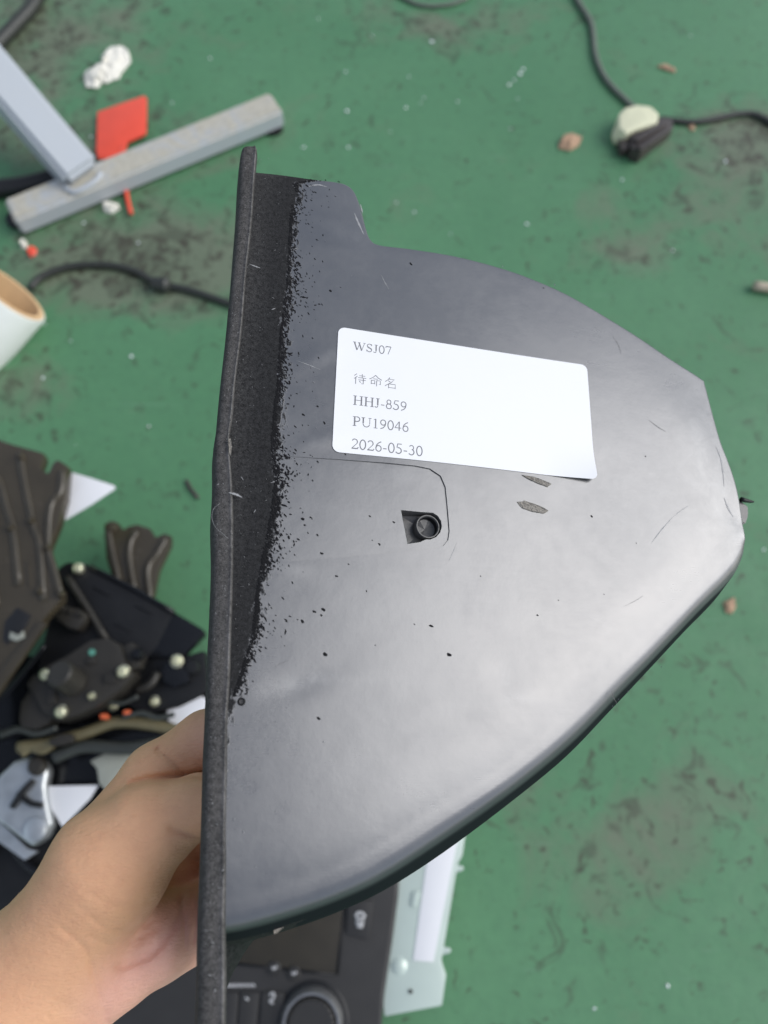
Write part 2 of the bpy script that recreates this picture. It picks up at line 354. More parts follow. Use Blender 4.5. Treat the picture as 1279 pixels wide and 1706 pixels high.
# flock edge
FX = [(250, 545), (298, 535), (306, 492), (330, 500), (345, 488), (400, 485), (480, 480), (560, 470), (640, 465), (740, 455), (800, 462), (860, 455), (930, 440), (1000, 430), (1060, 424), (1100, 410), (1140, 398), (1185, 380), (1260, 360), (1700, 340)]
fxu = sorted([(uv(x, y).y, uv(x, y).x) for y, x in FX]); fy_, fx_ = [a for a, b in fxu], [b for a, b in fxu]
def flock_d(p): return (float(np.interp(p[1], fy_, fx_)) - p[0]) * 1000
dents = [((842, 1130), 0.006, 0.012, -0.00018, 20), ((870, 1160), 0.010, 0.004, 0.00014, 10), ((500, 1140), 0.012, 0.0035, -0.00035, 15), ((560, 1130), 0.012, 0.003, 0.00018, 8),
         ((540, 735), 0.010, 0.0030, 0.0002, 20), ((520, 600), 0.010, 0.0028, 0.00022, 30), ((560, 410), 0.012, 0.008, 0.0003, 0), ((1180, 780), 0.016, 0.035, 0.0008, 10),
         ((700, 700), 0.05, 0.05, 0.0009, 0), ((1050, 820), 0.02, 0.02, -0.0003, 0), ((1130, 700), 0.012, 0.02, 0.0003, 30), ((470, 945), 0.008, 0.0025, 0.00025, -5)]
dents = [(uv(*c), a, b, h, math.cos(R(g)), math.sin(R(g))) for c, a, b, h, g in dents]
Lpts = [i for (i, o) in rim[len(outer) * 5 - 8:]]
Lin = np.array([[p.x, p.y] for p in Lpts])
def polydist(p, L, closed=False):
    A_, B_ = (L, np.roll(L, -1, 0)) if closed else (L[:-1], L[1:])
    q = np.array([p[0], p[1]]); ab = B_ - A_; t = np.clip(((q - A_) * ab).sum(1) / np.maximum((ab * ab).sum(1), 1e-18), 0, 1)
    e = A_ + ab * t[:, None] - q; return math.sqrt(float((e * e).sum(1).min()))
def face_z(p):
    z = 0.0
    for c, a, b, h, cg, sg in dents:
        dx, dy = p[0] - c.x, p[1] - c.y; x = dx * cg + dy * sg; y = -dx * sg + dy * cg
        z += h * math.exp(-(x * x / a / a + y * y / b / b))
    # the flat turns down softly before the roll and runs up to the lip
    d = polydist(p, Lin)
    if d < 0.016: z -= 0.0011 * (1 - d / 0.016) ** 2
    return z
def wear_glint_at(p):  # pale scuffs, with reflections off the dents painted in as well
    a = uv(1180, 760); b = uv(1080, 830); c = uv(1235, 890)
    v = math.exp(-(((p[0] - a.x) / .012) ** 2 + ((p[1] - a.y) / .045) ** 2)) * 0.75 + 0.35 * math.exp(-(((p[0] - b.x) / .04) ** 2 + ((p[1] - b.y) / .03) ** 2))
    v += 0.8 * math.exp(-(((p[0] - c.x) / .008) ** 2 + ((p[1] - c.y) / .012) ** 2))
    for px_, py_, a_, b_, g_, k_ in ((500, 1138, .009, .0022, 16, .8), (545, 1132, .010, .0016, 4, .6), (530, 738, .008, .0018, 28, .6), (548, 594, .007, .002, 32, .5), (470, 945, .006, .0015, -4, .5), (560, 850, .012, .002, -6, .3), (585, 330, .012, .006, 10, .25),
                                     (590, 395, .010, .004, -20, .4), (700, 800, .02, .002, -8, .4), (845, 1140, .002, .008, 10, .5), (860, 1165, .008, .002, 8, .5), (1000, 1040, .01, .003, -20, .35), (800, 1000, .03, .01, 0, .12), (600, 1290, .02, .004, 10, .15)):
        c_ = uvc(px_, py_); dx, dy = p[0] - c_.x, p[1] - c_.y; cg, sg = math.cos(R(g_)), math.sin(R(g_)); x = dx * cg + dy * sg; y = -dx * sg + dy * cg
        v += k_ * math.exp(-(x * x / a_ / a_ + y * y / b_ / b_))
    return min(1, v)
import functools
uvc = functools.lru_cache(None)(uv)
# inset plate outline and screw pocket outline (holes in the face)
plate_px = [(430, 757), (480, 761), (560, 766), (640, 772), (690, 777), (715, 782), (733, 794), (741, 812), (745, 850), (748, 885), (746, 900), (738, 910), (722, 915), (680, 919), (600, 926), (520, 933), (430, 940)]
plate = [uv(*p) for p in plate_px]
pocket_px = [(668, 850), (700, 853)] + [(713 + 23 * math.cos(a), 876 - 23 * math.sin(a)) for a in [R(x) for x in (70, 45, 20, -5, -30, -55, -80, -100)]] + [(700, 903), (679, 906), (675, 885), (671, 866)]
pocket = [uv(*p) for p in pocket_px]
def inside(p, poly):
    c = False; n = len(poly); j = n - 1
    for i in range(n):
        if (poly[i].y > p[1]) != (poly[j].y > p[1]) and p[0] < (poly[j].x - poly[i].x) * (p[1] - poly[i].y) / (poly[j].y - poly[i].y) + poly[i].x: c = not c
        j = i
    return c
def segdist(p, poly):
    best = 1
    for i in range(len(poly)):
        a, b = poly[i], poly[(i + 1) % len(poly)]; ab = b - a; t = max(0, min(1, (Vector(p) - a).dot(ab) / ab.length_squared))
        best = min(best, (a + ab * t - Vector(p)).length)
    return best
def dense(poly, step=0.002, closed=True):
    out = []
    for i in range(len(poly) if closed else len(poly) - 1):
        a, b = poly[i], poly[(i + 1) % len(poly)]; n = max(1, int((b - a).length / step))
        out += [a + (b - a) * (k / n) for k in range(n)]
    return out
plate_d, pocket_d = dense(plate), dense(pocket, 0.0015)
def region(poly, holes, step, grid_ok):
    pts = list(poly); edges = [(i, (i + 1) % len(poly)) for i in range(len(poly))]
    for h in holes:
        o0 = len(pts); pts += h; edges += [(o0 + i, o0 + (i + 1) % len(h)) for i in range(len(h))]
    xs = [p.x for p in poly]; ys = [p.y for p in poly]; y = min(ys); row = 0
    PA = [np.array([[p.x, p.y] for p in h]) for h in [poly] + list(holes)]
    while y < max(ys):
        x = min(xs) + (row % 2) * step / 2
        while x < max(xs):
            if inside((x, y), poly) and not any(inside((x, y), h) for h in holes) and min(polydist((x, y), h, True) for h in PA) > step * 0.55: pts.append(Vector((x, y)))
            x += step
        y += step * 0.87; row += 1
    v, e, f, *_ = geometry.delaunay_2d_cdt(pts, edges, [], 0, 1e-7)
    ff = []
    for t in f:
        c = sum((v[i] for i in t), Vector((0, 0))) / len(t)
        if len(t) == 3:                              # leave out slivers of collinear outline points
            a_, b_, c_ = (v[i] for i in t); L2 = max((a_ - b_).length_squared, (b_ - c_).length_squared, (c_ - a_).length_squared)
            if abs((b_ - a_).cross(c_ - a_)) < 0.012 * L2: continue
        if inside(c, poly) and not any(inside(c, h) for h in holes): ff.append(tuple(t))
    return v, ff
poly = inner + left
v2, f2 = region(poly, [plate_d], 0.0026, None)
bm = bmesh.new(); V = []
used = set(i for f in f2 for i in f)
vm = {}
for i in used: vm[i] = bm.verts.new((v2[i].x, v2[i].y, face_z(v2[i])))
for f in f2:
    try: bm.faces.new([vm[i] for i in f])
    except ValueError: pass
# rolled rim and side wall
NA = 14; PROF = [(0, 0)]
for k in range(NA):
    s_ = (k + 0.5) / NA; q_ = min(1, s_ / 0.30); th = R(72) * (q_ * q_ * (3 - 2 * q_)) + R(22) * max(0, (s_ - 0.6) / 0.4) ** 2
    PROF.append((PROF[-1][0] + math.cos(th), PROF[-1][1] + math.sin(th)))
PROF = [(a_ / PROF[-1][0], b_ / PROF[-1][0]) for a_, b_ in PROF]
prev = None; NR = len(rim)
for j, (a, b) in enumerate(rim):
    d = b - a; r_ = d.length; d = d / r_; z0 = face_z(a); row = []
    big = min(1, r_ / 0.008)
    for la, de in PROF:
        row.append((a.x + d.x * r_ * (1.05 + 0.30 * big) * la, a.y + d.y * r_ * (1.05 + 0.30 * big) * la, z0 - r_ * de * 0.92))
    t = j / (NR - 1); fl_ = max(0, (t - 0.955) / 0.045); h = 0.022
    ow = 0.0006 + 0.026 * fl_ ** 1.1
    rag = 0.0012 * math.sin(j * 1.7) * fl_ + 0.0008 * math.sin(j * 4.1) * fl_
    for q in (0.3, 1.0): row.append((row[NA][0] + d.x * (ow * q + rag * q), row[NA][1] + d.y * (ow * q + rag * q), row[NA][2] - h * q))
    row = [bm.verts.new(p) for p in row]
    if prev:
        for k in range(len(row) - 1): bm.faces.new((prev[k], row[k], row[k + 1], prev[k + 1]))
    prev = row
# step of the inset plate
def plate_drop(p):
    x0, x1 = uv(430, 850).x, uv(640, 850).x; t = max(0, min(1, (p[0] - x0) / (x1 - x0))); return 0.0005 * t + 0.00002
bmesh.ops.remove_doubles(bm, verts=bm.verts[:], dist=1e-6)
bmesh.ops.recalc_face_normals(bm, faces=bm.faces[:])
if sum(f.normal.z for f in bm.faces) < 0: bmesh.ops.reverse_faces(bm, faces=bm.faces[:])
me = bpy.data.meshes.new('shell'); bm.to_mesh(me); bm.free()
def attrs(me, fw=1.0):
    A = me.attributes.new('flock', 'FLOAT', 'POINT'); B = me.attributes.new('wear_glint', 'FLOAT', 'POINT')
    for i, v in enumerate(me.vertices): A.data[i].value = flock_d(v.co) if v.co.z > -0.004 or v.co.y > 0.05 else -30.0; B.data[i].value = wear_glint_at(v.co) * fw
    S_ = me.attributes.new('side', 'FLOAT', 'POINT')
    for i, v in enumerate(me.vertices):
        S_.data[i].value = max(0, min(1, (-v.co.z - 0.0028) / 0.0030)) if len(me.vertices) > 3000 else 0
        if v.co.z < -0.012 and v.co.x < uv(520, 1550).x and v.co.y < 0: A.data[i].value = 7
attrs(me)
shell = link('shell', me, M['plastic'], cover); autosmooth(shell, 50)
sol = shell.modifiers.new('thickness', 'SOLIDIFY'); sol.thickness = 0.0018; sol.offset = -1; bake(shell, 45)
# inset plate
v3, f3 = region(plate_d, [pocket_d], 0.003, None)
vs = [(p.x, p.y, face_z(p) - plate_drop(p)) for p in v3]
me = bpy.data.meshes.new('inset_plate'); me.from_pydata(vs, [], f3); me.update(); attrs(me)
bm = bmesh.new(); bm.from_mesh(me); bmesh.ops.recalc_face_normals(bm, faces=bm.faces[:])
if sum(f.normal.z for f in bm.faces) < 0: bmesh.ops.reverse_faces(bm, faces=bm.faces[:])
bm.to_mesh(me); bm.free(); link('inset_plate', me, M['plastic'], cover, True)
# screw pocket
cS = uv(714, 876); zP = -0.0008
vs, fs = [], []; n = len(pocket_d)
def pk_depth(p): x0, x1 = uv(668, 876).x, uv(700, 876).x; return 0.0048 - 0.0012 * max(0, min(1, (p.x - x0) / (x1 - x0)))
for p in pocket_d: vs.append((p.x, p.y, face_z(p) - plate_drop(p) + 0.0001))
for p in pocket_d: q = p + (cS - p) * 0.10; vs.append((q.x, q.y, -pk_depth(p)))
vs.append((cS.x, cS.y, -0.0046))
for i in range(n): j = (i + 1) % n; fs.append((i, j, n + j, n + i)); fs.append((n + i, n + j, 2 * n))
pko = mesh('screw_pocket', vs, fs, M['socket'], cover, False, False); pko['label'] = 'scraped recess around the screw hole'
lathe('socket_bore', (cS.x, cS.y, 0), [(0.0024, -0.0085), (0.0034, -0.0040), (0.0036, -0.0016)], M['dark'], cover, 32, world=False)  # shade inside the bore is painted black
lathe('screw_socket', (cS.x, cS.y, 0), [(0.0036, -0.0020), (0.0036, -0.0010), (0.0038, -0.0007), (0.0041, -0.0007), (0.0043, -0.0010), (0.0044, -0.0050)], M['socket'], cover, 32, world=False)
lathe('screw', (cS.x, cS.y, 0), [(0, -0.0068), (0.0009, -0.0068), (0.0011, -0.0058), (0.0017, -0.0056), (0.0021, -0.0062), (0.0026, -0.0075)], M['blackg'], cover, 24, world=False)

# lip: long felt covered bead along the left edge, turned down at its outer side
LP = [(249, 402, 425), (262, 400, 426), (330, 397, 421), (400, 391, 415), (480, 384, 407), (560, 377, 400), (640, 368, 391), (700, 362, 384), (740, 357, 381), (800, 357, 384), (860, 353, 387),
      (940, 354, 386), (1040, 351, 384), (1120, 346, 381), (1180, 344, 378), (1260, 341, 376), (1340, 339, 375), (1420, 336, 374), (1500, 333, 373), (1580, 331, 373), (1660, 329, 373), (1760, 325, 373)]
rows = catmull([Vector((a, b, c)) for a, b, c in LP], 8); vs, fs = [], []; wearv = []
rng = random.Random(3)
for i, (y, xl, xr) in enumerate(rows):
    xr += 0.5 * math.sin(i * 0.37); xl += 0.5 * math.sin(i * 0.23 + 1)
    a, b = uv(xl, y), uv(xr, y); w_ = (b - a).length; lift = 0.0012
    prof = [(0.02, -0.016, 0), (-0.01, -0.008, 0), (0.0, -0.0025, 0), (0.03, -0.0004, 0), (0.10, 0.0007, 0), (0.25, 0.0013, 0), (0.5, 0.0015, .0), (0.72, 0.0014, 0.1), (0.84, 0.0016, 0.45), (0.91, 0.0020, 1), (0.97, 0.0018, 0.6), (1.03, 0.0009, .15), (1.1, -0.0014, 0)]
    nP = len(prof)
    for (t, z, wv) in prof:
        p = a + (b - a) * t; vs.append((p.x, p.y, z + 0.00015 * math.sin(i * 0.31 + t * 3))); wearv.append(wv * (0.55 + 0.45 * math.sin(i * 0.21) ** 2))
    if i:
        for k in range(nP - 1): fs.append(((i - 1) * nP + k, i * nP + k, i * nP + k + 1, (i - 1) * nP + k + 1))
fs.append(tuple(range(nP)))
lip = mesh('edge_lip', vs, fs, M['felt'], cover, True, False)
A = lip.data.attributes.new('wear_glint', 'FLOAT', 'POINT')
for i, v_ in enumerate(wearv): A.data[i].value = v_
lip['label'] = 'fuzzy dark felt lip with a worn pale crease'
sol = lip.modifiers.new('thickness', 'SOLIDIFY'); sol.thickness = 0.0016; sol.offset = -1; bake(lip, 60)

# fuzz fibres on the lip and overspray specks beyond the felt edge
vs, fs = [], []
def blob(p, L, W, ang, z, n=6, jit=0.3):
    b0 = len(vs); ca, sa = math.cos(ang), math.sin(ang)
    for k in range(n):
        a = 2 * math.pi * k / n; rr = 1 + rng.uniform(-jit, jit); x, y = L * math.cos(a) * rr, W * math.sin(a) * rr
        vs.append((p[0] + x * ca - y * sa, p[1] + x * sa + y * ca, z))
    vs.append((p[0], p[1], z + 0.00012)); 
    for k in range(n): fs.append((b0 + k, b0 + (k + 1) % n, b0 + n))
for i in range(2600):
    py = rng.uniform(300, 1160); xb = float(np.interp(py, [a for a, b in FX], [b for a, b in FX]))
    off = rng.expovariate(1 / (8.0 + 4 * math.sin(py * 0.043) + 3 * math.sin(py * .017))) - 4
    if rng.random() < 0.03: off += rng.uniform(10, 60)
    if py > 1080: off *= 0.6
    p = uv(xb + off, py); L = rng.uniform(0.00012, 0.00045) * (1.15 if off < 20 else 0.9)
    blob(p, L * 1.5, L * 0.62, R(rng.gauss(-50, 28)), face_z(p) + 0.00004)
spots = [(538, 1016, 3), (535, 1025, 2), (523, 1019, 2.4), (541, 1090, 3.4), (748, 1091, 3.6), (718, 1043, 3), (530, 1197, 3.0), (895, 1025, 2.0), (684, 440, 2.6), (550, 485, 3), (503, 1035, 3), (504, 865, 3), (517, 862, 1.8), (513, 888, 1.6), (536, 922, 2.5), (540, 706, 2.6), (507, 875, 2), (505, 692, 2.5), (528, 678, 1.8),
         (506, 496, 2.5), (985, 860, 2), (625, 1075, 1), (610, 985, 1.2), (1006, 990, 1), (1060, 905, 1), (905, 480, 1.5), (690, 1040, 1.2), (560, 960, 2), (580, 940, 1.4), (640, 590, 1.3), (870, 720, 1.2), (930, 1000, 1.2), (800, 960, 1), (1075, 760, 1.4), (616, 860, 1.8), (656, 870, 2.0), (632, 907, 2.2), (620, 900, 1.2)]
for x, y, r_ in spots:
    if 552 < x < 990 and 560 < y < 790: continue
    p = uv(x, y); blob(p, r_ * 0.00026, r_ * 0.00015, R(rng.uniform(-60, -10)), face_z(p) - (plate_drop(p) if inside(p, plate) else 0) + 0.00005, 7, 0.35)
o = mesh('overspray_specks', vs, fs, M['speck'], cover, False, False); o['kind'] = 'stuff'
# pale fibres and dust
vs, fs = [], []
for i in range(520):
    py = rng.uniform(262, 1650); t = rng.random()
    x = float(np.interp(py, [a for a, b, c in LP], [b for a, b, c in LP])); x2 = float(np.interp(py, [a for a, b, c in LP], [c for a, b, c in LP]))
    on_lip = rng.random() < 0.45
    px = x + (x2 - x) * rng.uniform(0.2, 1.0) if on_lip else x2 + rng.expovariate(1 / 45.0)
    if py > 1480 and not on_lip: continue
    if py < 300 and px > 470: continue
    p = uv(px, py); z = 0.0026 if on_lip else face_z(p) + 0.0003; L = rng.uniform(0.00007, 0.0002)
    if rng.random() < 0.07: L *= 2.0
    blob(p, L * rng.uniform(0.8, 2.2), L * 0.4, rng.uniform(0, 3.14), z, 5, 0.3)
o = mesh('dust_specks', vs, fs, M['scuff'], cover, False, False); o['kind'] = 'stuff'
# scratches and scuffs, each a thin tapered sliver of roughened plastic
def sliver(pts, wmm, name, m, z=0.00006):
    P = catmull([uv(*p) for p in pts], 5); vs, fs = [], []; N = len(P)
    for i, p in enumerate(P):
        t = (P[min(i + 1, N - 1)] - P[max(i - 1, 0)]).normalized(); n_ = Vector((-t.y, t.x)); w_ = wmm * 0.0005 * math.sin(math.pi * (0.04 + 0.92 * i / (N - 1))) * (1 + 0.35 * math.sin(i * 2.3))
        zz = face_z(p) - (plate_drop(p) if inside(p, plate) else 0)
        vs += [(*(p + n_ * w_), zz + z), (*(p - n_ * w_), zz + z)]
        if i: fs.append((2 * i - 2, 2 * i - 1, 2 * i + 1, 2 * i))
    return mesh(name, vs, fs, m, cover, False, False)
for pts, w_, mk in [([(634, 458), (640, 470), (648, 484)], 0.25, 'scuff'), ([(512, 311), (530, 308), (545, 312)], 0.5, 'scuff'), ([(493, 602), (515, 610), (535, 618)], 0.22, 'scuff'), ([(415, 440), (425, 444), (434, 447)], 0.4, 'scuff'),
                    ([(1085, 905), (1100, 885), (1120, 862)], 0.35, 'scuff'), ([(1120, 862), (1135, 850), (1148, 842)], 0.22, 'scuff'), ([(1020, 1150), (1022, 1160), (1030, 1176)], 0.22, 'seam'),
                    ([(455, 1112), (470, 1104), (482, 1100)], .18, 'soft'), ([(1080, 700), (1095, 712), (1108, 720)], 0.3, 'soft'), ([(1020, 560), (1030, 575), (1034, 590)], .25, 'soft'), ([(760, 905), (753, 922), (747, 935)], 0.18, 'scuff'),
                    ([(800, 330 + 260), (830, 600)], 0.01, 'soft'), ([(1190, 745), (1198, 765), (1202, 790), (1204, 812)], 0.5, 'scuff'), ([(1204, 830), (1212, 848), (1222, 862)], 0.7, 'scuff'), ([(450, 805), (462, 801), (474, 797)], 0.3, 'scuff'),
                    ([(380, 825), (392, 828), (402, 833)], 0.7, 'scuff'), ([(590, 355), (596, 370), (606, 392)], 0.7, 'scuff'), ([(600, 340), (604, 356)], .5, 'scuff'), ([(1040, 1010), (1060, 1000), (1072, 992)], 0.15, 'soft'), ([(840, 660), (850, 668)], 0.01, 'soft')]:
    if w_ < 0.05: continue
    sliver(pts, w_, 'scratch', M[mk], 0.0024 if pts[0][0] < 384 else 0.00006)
def gouge(pxs, name):
    c = sum((uv(*p) for p in pxs), Vector((0, 0))) / len(pxs); vs = []; fs = []; P = dense([uv(*p) for p in pxs], 0.0006); n = len(P)
    for k, s_, z in ((0, 1.12, 0.00003), (1, 1.0, 0.0003), (2, 0.78, 0.00006), (3, 0.35, 0.00008)):
        for p in P:
            q = c + (p - c) * (s_ + rng.uniform(-0.06, 0.06)); vs.append((q.x, q.y, face_z(q) + z + rng.uniform(0, 0.00022)))
    for k in range(3):
        for i in range(n): j = (i + 1) % n; fs.append((k * n + i, k * n + j, (k + 1) * n + j, (k + 1) * n + i))
    fs.append(tuple(3 * n + i for i in range(n)))
    return mesh(name, vs, fs, M['gouge'], cover, False, False)
gouge([(864, 838), (874, 836), (890, 841), (902, 846), (911, 851), (903, 855), (888, 853), (870, 847)], 'gouge')
gouge([(870, 793), (890, 796), (903, 801), (915, 806), (910, 811), (895, 806), (880, 799)], 'gouge')
# small bright tears on the lip and lower wall
gouge([(379, 738), (383, 737), (385, 750), (383, 764), (381, 760)], 'tear').location.z = 0.0024
gouge([(466, 1566), (474, 1556), (481, 1553), (482, 1562), (473, 1570), (466, 1573)], 'tear').location.z = -0.013
lathe('rivet_hole', (*uv(402, 1169), 0.0002), [(0, 0.0), (0.0007, 0.0001), (0.0009, 0.0004), (0.0012, 0.0)], M['dark'], cover, 14, world=False)
for px, py, s_ in [(1056, 1152, .5), (1040, 1165, .45), (1030, 1177, .5), (1063, 1146, .35), (560, 1500, .3), (921, 478, .6), (835, 447, .4), (1112, 1110, .4)]:
    p = uv(px, py); a = rng.uniform(0, 3); z = 0.0008 if py < 600 else -0.004
    mesh('chip', [(p.x, p.y, z), (p.x + .001 * s_, p.y + .0006 * s_, z), (p.x + .0004 * s_, p.y + .0016 * s_, z + .0002), (p.x + .0004 * s_, p.y + .0006 * s_, z + .0012 * s_)], [(0, 1, 3), (1, 2, 3), (2, 0, 3), (0, 2, 1)], M['scuff'], cover, False, False)
hp = [uv(*p) for p in ((366, 842), (355, 852), (352, 868), (358, 884), (370, 895), (378, 903))]
tube('stray_hair', [(p.x, p.y, 0.0022 + 0.0004 * i) for i, p in enumerate(hp)], 0.00005, M['scuff'], cover, 5, 5, False)
# clip tab that sticks out behind the right edge
ct = Vector((*uv(1262, 832), -0.012))
q = (Vector((1, 0.1, 0)))
bm = bmesh.new()
pts = [(-.004, -.0065), (.0035, -.0062), (.0058, -.002), (.0062, .0018), (.0040, .0032), (.0016, .0052), (-.004, .0060)]
vv = [bm.verts.new((ct.x + x, ct.y + y, ct.z)) for x, y in pts]; f = bm.faces.new(vv); r_ = bmesh.ops.extrude_face_region(bm, geom=[f])
for v in [g for g in r_['geom'] if isinstance(g, bmesh.types.BMVert)]: v.co.z -= 0.006
bmesh.ops.bevel(bm, geom=bm.edges[:], offset=0.0006, segments=2, affect='EDGES', clamp_overlap=True)
autosmooth(from_bm('clip_tab', bm, M['socket'], cover, False, False))
tube('clip_pin', [(ct.x + .002, ct.y + .004, ct.z + .001), (ct.x + .0065, ct.y + .0035, ct.z + .001), (ct.x + .0082, ct.y + .0035, ct.z + .001)], lambda t: 0.0011 * (1 - 0.7 * t), M['blackp'], cover, 3, 8, False)

# ---------------------------------------------------------------- label sticker
LQ = [uv(563, 546), uv(977, 609), uv(991, 802), uv(552, 754)]   # tl tr br bl
def lab(x, y):                                  # x 0..100 mm, y 0..50 mm from the bottom
    s_, t = x / 100, y / 50; b = LQ[3].lerp(LQ[2], s_); a = LQ[0].lerp(LQ[1], s_); return b.lerp(a, t)
def lab_z(x, y):
    z = 0.00022
    d = max(0, (x - 78) / 22) * max(0, (16 - y) / 16); z += 0.0022 * d ** 1.6
    d = max(0, (12 - x) / 12); z += 0.00015 * d ** 2
    return z
def lab_bow(x, y): return 0.35 * math.sin(math.pi * x / 100) * (-1 if y > 25 else 1) * abs(y - 25) / 25   # cut edges bow slightly
NX, NY, RC = 60, 30, 2.6
bm = bmesh.new(); g = {}
for i in range(NX + 1):
    for j in range(NY + 1):
        x, y = 100 * i / NX, 50 * j / NY
        g[i, j] = (x, y)
ring = []
for cx_, cy_, a0 in ((100 - RC, 50 - RC, 0), (RC, 50 - RC, 90), (RC, RC, 180), (100 - RC, RC, 270)):
    for k in range(7): a = R(a0 + 15 * k); ring.append(Vector((cx_ + RC * math.cos(a), cy_ + RC * math.sin(a))))
ring = dense(ring, 2.0)
vq, fq = region(ring, [], 1.6, None)
vs = []
for p in vq: q = lab(p.x, p.y + lab_bow(p.x, p.y)); vs.append((q.x, q.y, face_z(q) + lab_z(p.x, p.y)))
sticker = mesh('label_sticker', vs, fq, M['paper'], cover, True, False); sticker['label'] = 'white rectangular printed stock label with rounded corners'
bm = bmesh.new(); bm.from_mesh(sticker.data); bmesh.ops.recalc_face_normals(bm, faces=bm.faces[:])
if sum(f.normal.z for f in bm.faces) < 0: bmesh.ops.reverse_faces(bm, faces=bm.faces[:])
bm.to_mesh(sticker.data); bm.free()
so = sticker.modifiers.new('t', 'SOLIDIFY'); so.thickness = 0.00012; so.offset = -1; bake(sticker, 40)
def arc(cx, cy, rx, ry, a0, a1, n=14): return [(cx + rx * math.cos(R(a0 + (a1 - a0) * k / n)), cy + ry * math.sin(R(a0 + (a1 - a0) * k / n))) for k in range(n + 1)]
TK, TN = 0.075, 0.032
G = {  # advance, strokes [(points, width)]; em units, cap height 0.66
 'W': (0.94, [([(0.10, .65), (0.31, 0)], TK), ([(0.31, 0), (0.48, .55)], TN), ([(0.44, .65), (0.65, 0)], TK), ([(0.65, 0), (0.85, .65)], TN), ([(0.0, .65), (0.22, .65)], TN), ([(0.36, .65), (0.56, .65)], TN), ([(0.76, .65), (0.93, .65)], TN)]),
 'S': (0.556, [(arc(.28, .49, .16, .16, 25, 200), .045), ([(0.13, .43), (0.22, .35), (0.38, .28), (0.44, .21)], TK), (arc(.28, .17, .17, .17, 15, -155), .045), ([(0.44, .65), (0.44, .5)], TN), ([(0.09, .17), (0.09, 0)], TN)]),
 'J': (0.389, [([(.22, .65), (.22, .15)], TK), (arc(.12, .12, .10, .12, 0, -150), .045), ([(.1, .65), (.34, .65)], TN)]),
 'H': (0.722, [([(.15, 0), (.15, .65)], TK), ([(.57, 0), (.57, .65)], TK), ([(.15, .34), (.57, .34)], TN), ([(.03, .65), (.27, .65)], TN), ([(.03, 0), (.27, 0)], TN), ([(.45, .65), (.69, .65)], TN), ([(.45, 0), (.69, 0)], TN)]),
 'P': (0.556, [([(.14, 0), (.14, .65)], TK), ([(.02, .65), (.28, .65)], TN), ([(.02, 0), (.26, 0)], TN), ([(.28, .65)] + arc(.30, .485, .17, .165, 85, -90) + [(.16, .32)], .05)]),
 'U': (0.722, [([(.15, .65), (.15, .25)], TK), (arc(.36, .22, .21, .22, 180, 350), .045), ([(.58, .65), (.58, .22)], TN), ([(.03, .65), (.27, .65)], TN), ([(.48, .65), (.69, .65)], TN)]),
 '-': (0.333, [([(.05, .22), (.28, .22)], .05)]),
 '0': (0.5, [(arc(.25, .33, .18, .33, 60, 300), .055), (arc(.25, .33, .18, .33, -60, 60), .055)]),
 '1': (0.5, [([(.25, 0), (.25, .66)], .06), ([(.13, .58), (.25, .66)], TN), ([(.13, 0), (.38, 0)], TN)]),
 '2': (0.5, [(arc(.24, .48, .165, .18, 160, -30), .05), ([(.39, .39), (.06, .02)], TN), ([(.05, .025), (.42, .025), (.46, .12)], .06)]),
 '3': (0.5, [(arc(.23, .50, .14, .155, 155, -70), .045), (arc(.22, .19, .18, .19, 80, -150), .055)]),
 '4': (0.5, [([(.33, 0), (.33, .66)], .055), ([(.31, .64), (.04, .20)], .035), ([(.03, .20), (.47, .20)], .04)]),
 '5': (0.5, [([(.42, .66), (.16, .66), (.11, .40)], .05), (arc(.21, .20, .19, .20, 105, -150), .055)]),
 '6': (0.5, [(arc(.26, .20, .17, .20, 0, 360), .05), ([(.42, .67), (.26, .58), (.13, .42), (.09, .20)], .05)]),
 '7': (0.5, [([(.05, .55), (.08, .655), (.44, .655)], .06), ([(.44, .65), (.22, 0)], .04)]),
 '8': (0.5, [(arc(.25, .50, .135, .155, 0, 360), .045), (arc(.25, .18, .17, .18, 0, 360), .05)]),
 '9': (0.5, [(arc(.25, .46, .17, .19, 0, 360), .05), ([(.42, .46), (.38, .24), (.26, .08), (.08, 0)], .05)]),
 'dai': (1.0, [([(.26, .80), (.08, .62)], .04), ([(.30, .60), (.06, .36)], .04), ([(.19, .48), (.19, -.06)], .045), ([(.44, .66), (.88, .67)], .035), ([(.66, .82), (.66, .50)], .04), ([(.36, .49), (.96, .50)], .035), ([(.38, .31), (.94, .32)], .035), ([(.75, .46), (.75, .0), (.62, .02)], .045), ([(.46, .22), (.56, .10)], .045)]),
 'ming': (1.0, [([(.50, .84), (.30, .62), (.04, .46)], .04), ([(.50, .82), (.70, .62), (.96, .48)], .045), ([(.32, .52), (.66, .52)], .035), ([(.18, .38), (.18, .06)], .04), ([(.18, .38), (.44, .38), (.44, .08)], .04), ([(.18, .12), (.44, .12)], .035), ([(.58, .40), (.58, -.08)], .04), ([(.58, .40), (.86, .40), (.86, .08), (.76, .10)], .04)]),
 'name': (1.0, [([(.44, .84), (.32, .64), (.10, .46)], .04), ([(.38, .70), (.78, .70), (.56, .44), (.08, .10)], .04), ([(.34, .56), (.48, .46)], .045), ([(.36, .30), (.36, -.06)], .04), ([(.36, .30), (.86, .30), (.86, -.06)], .04), ([(.36, .0), (.86, .0)], .035)]),
}
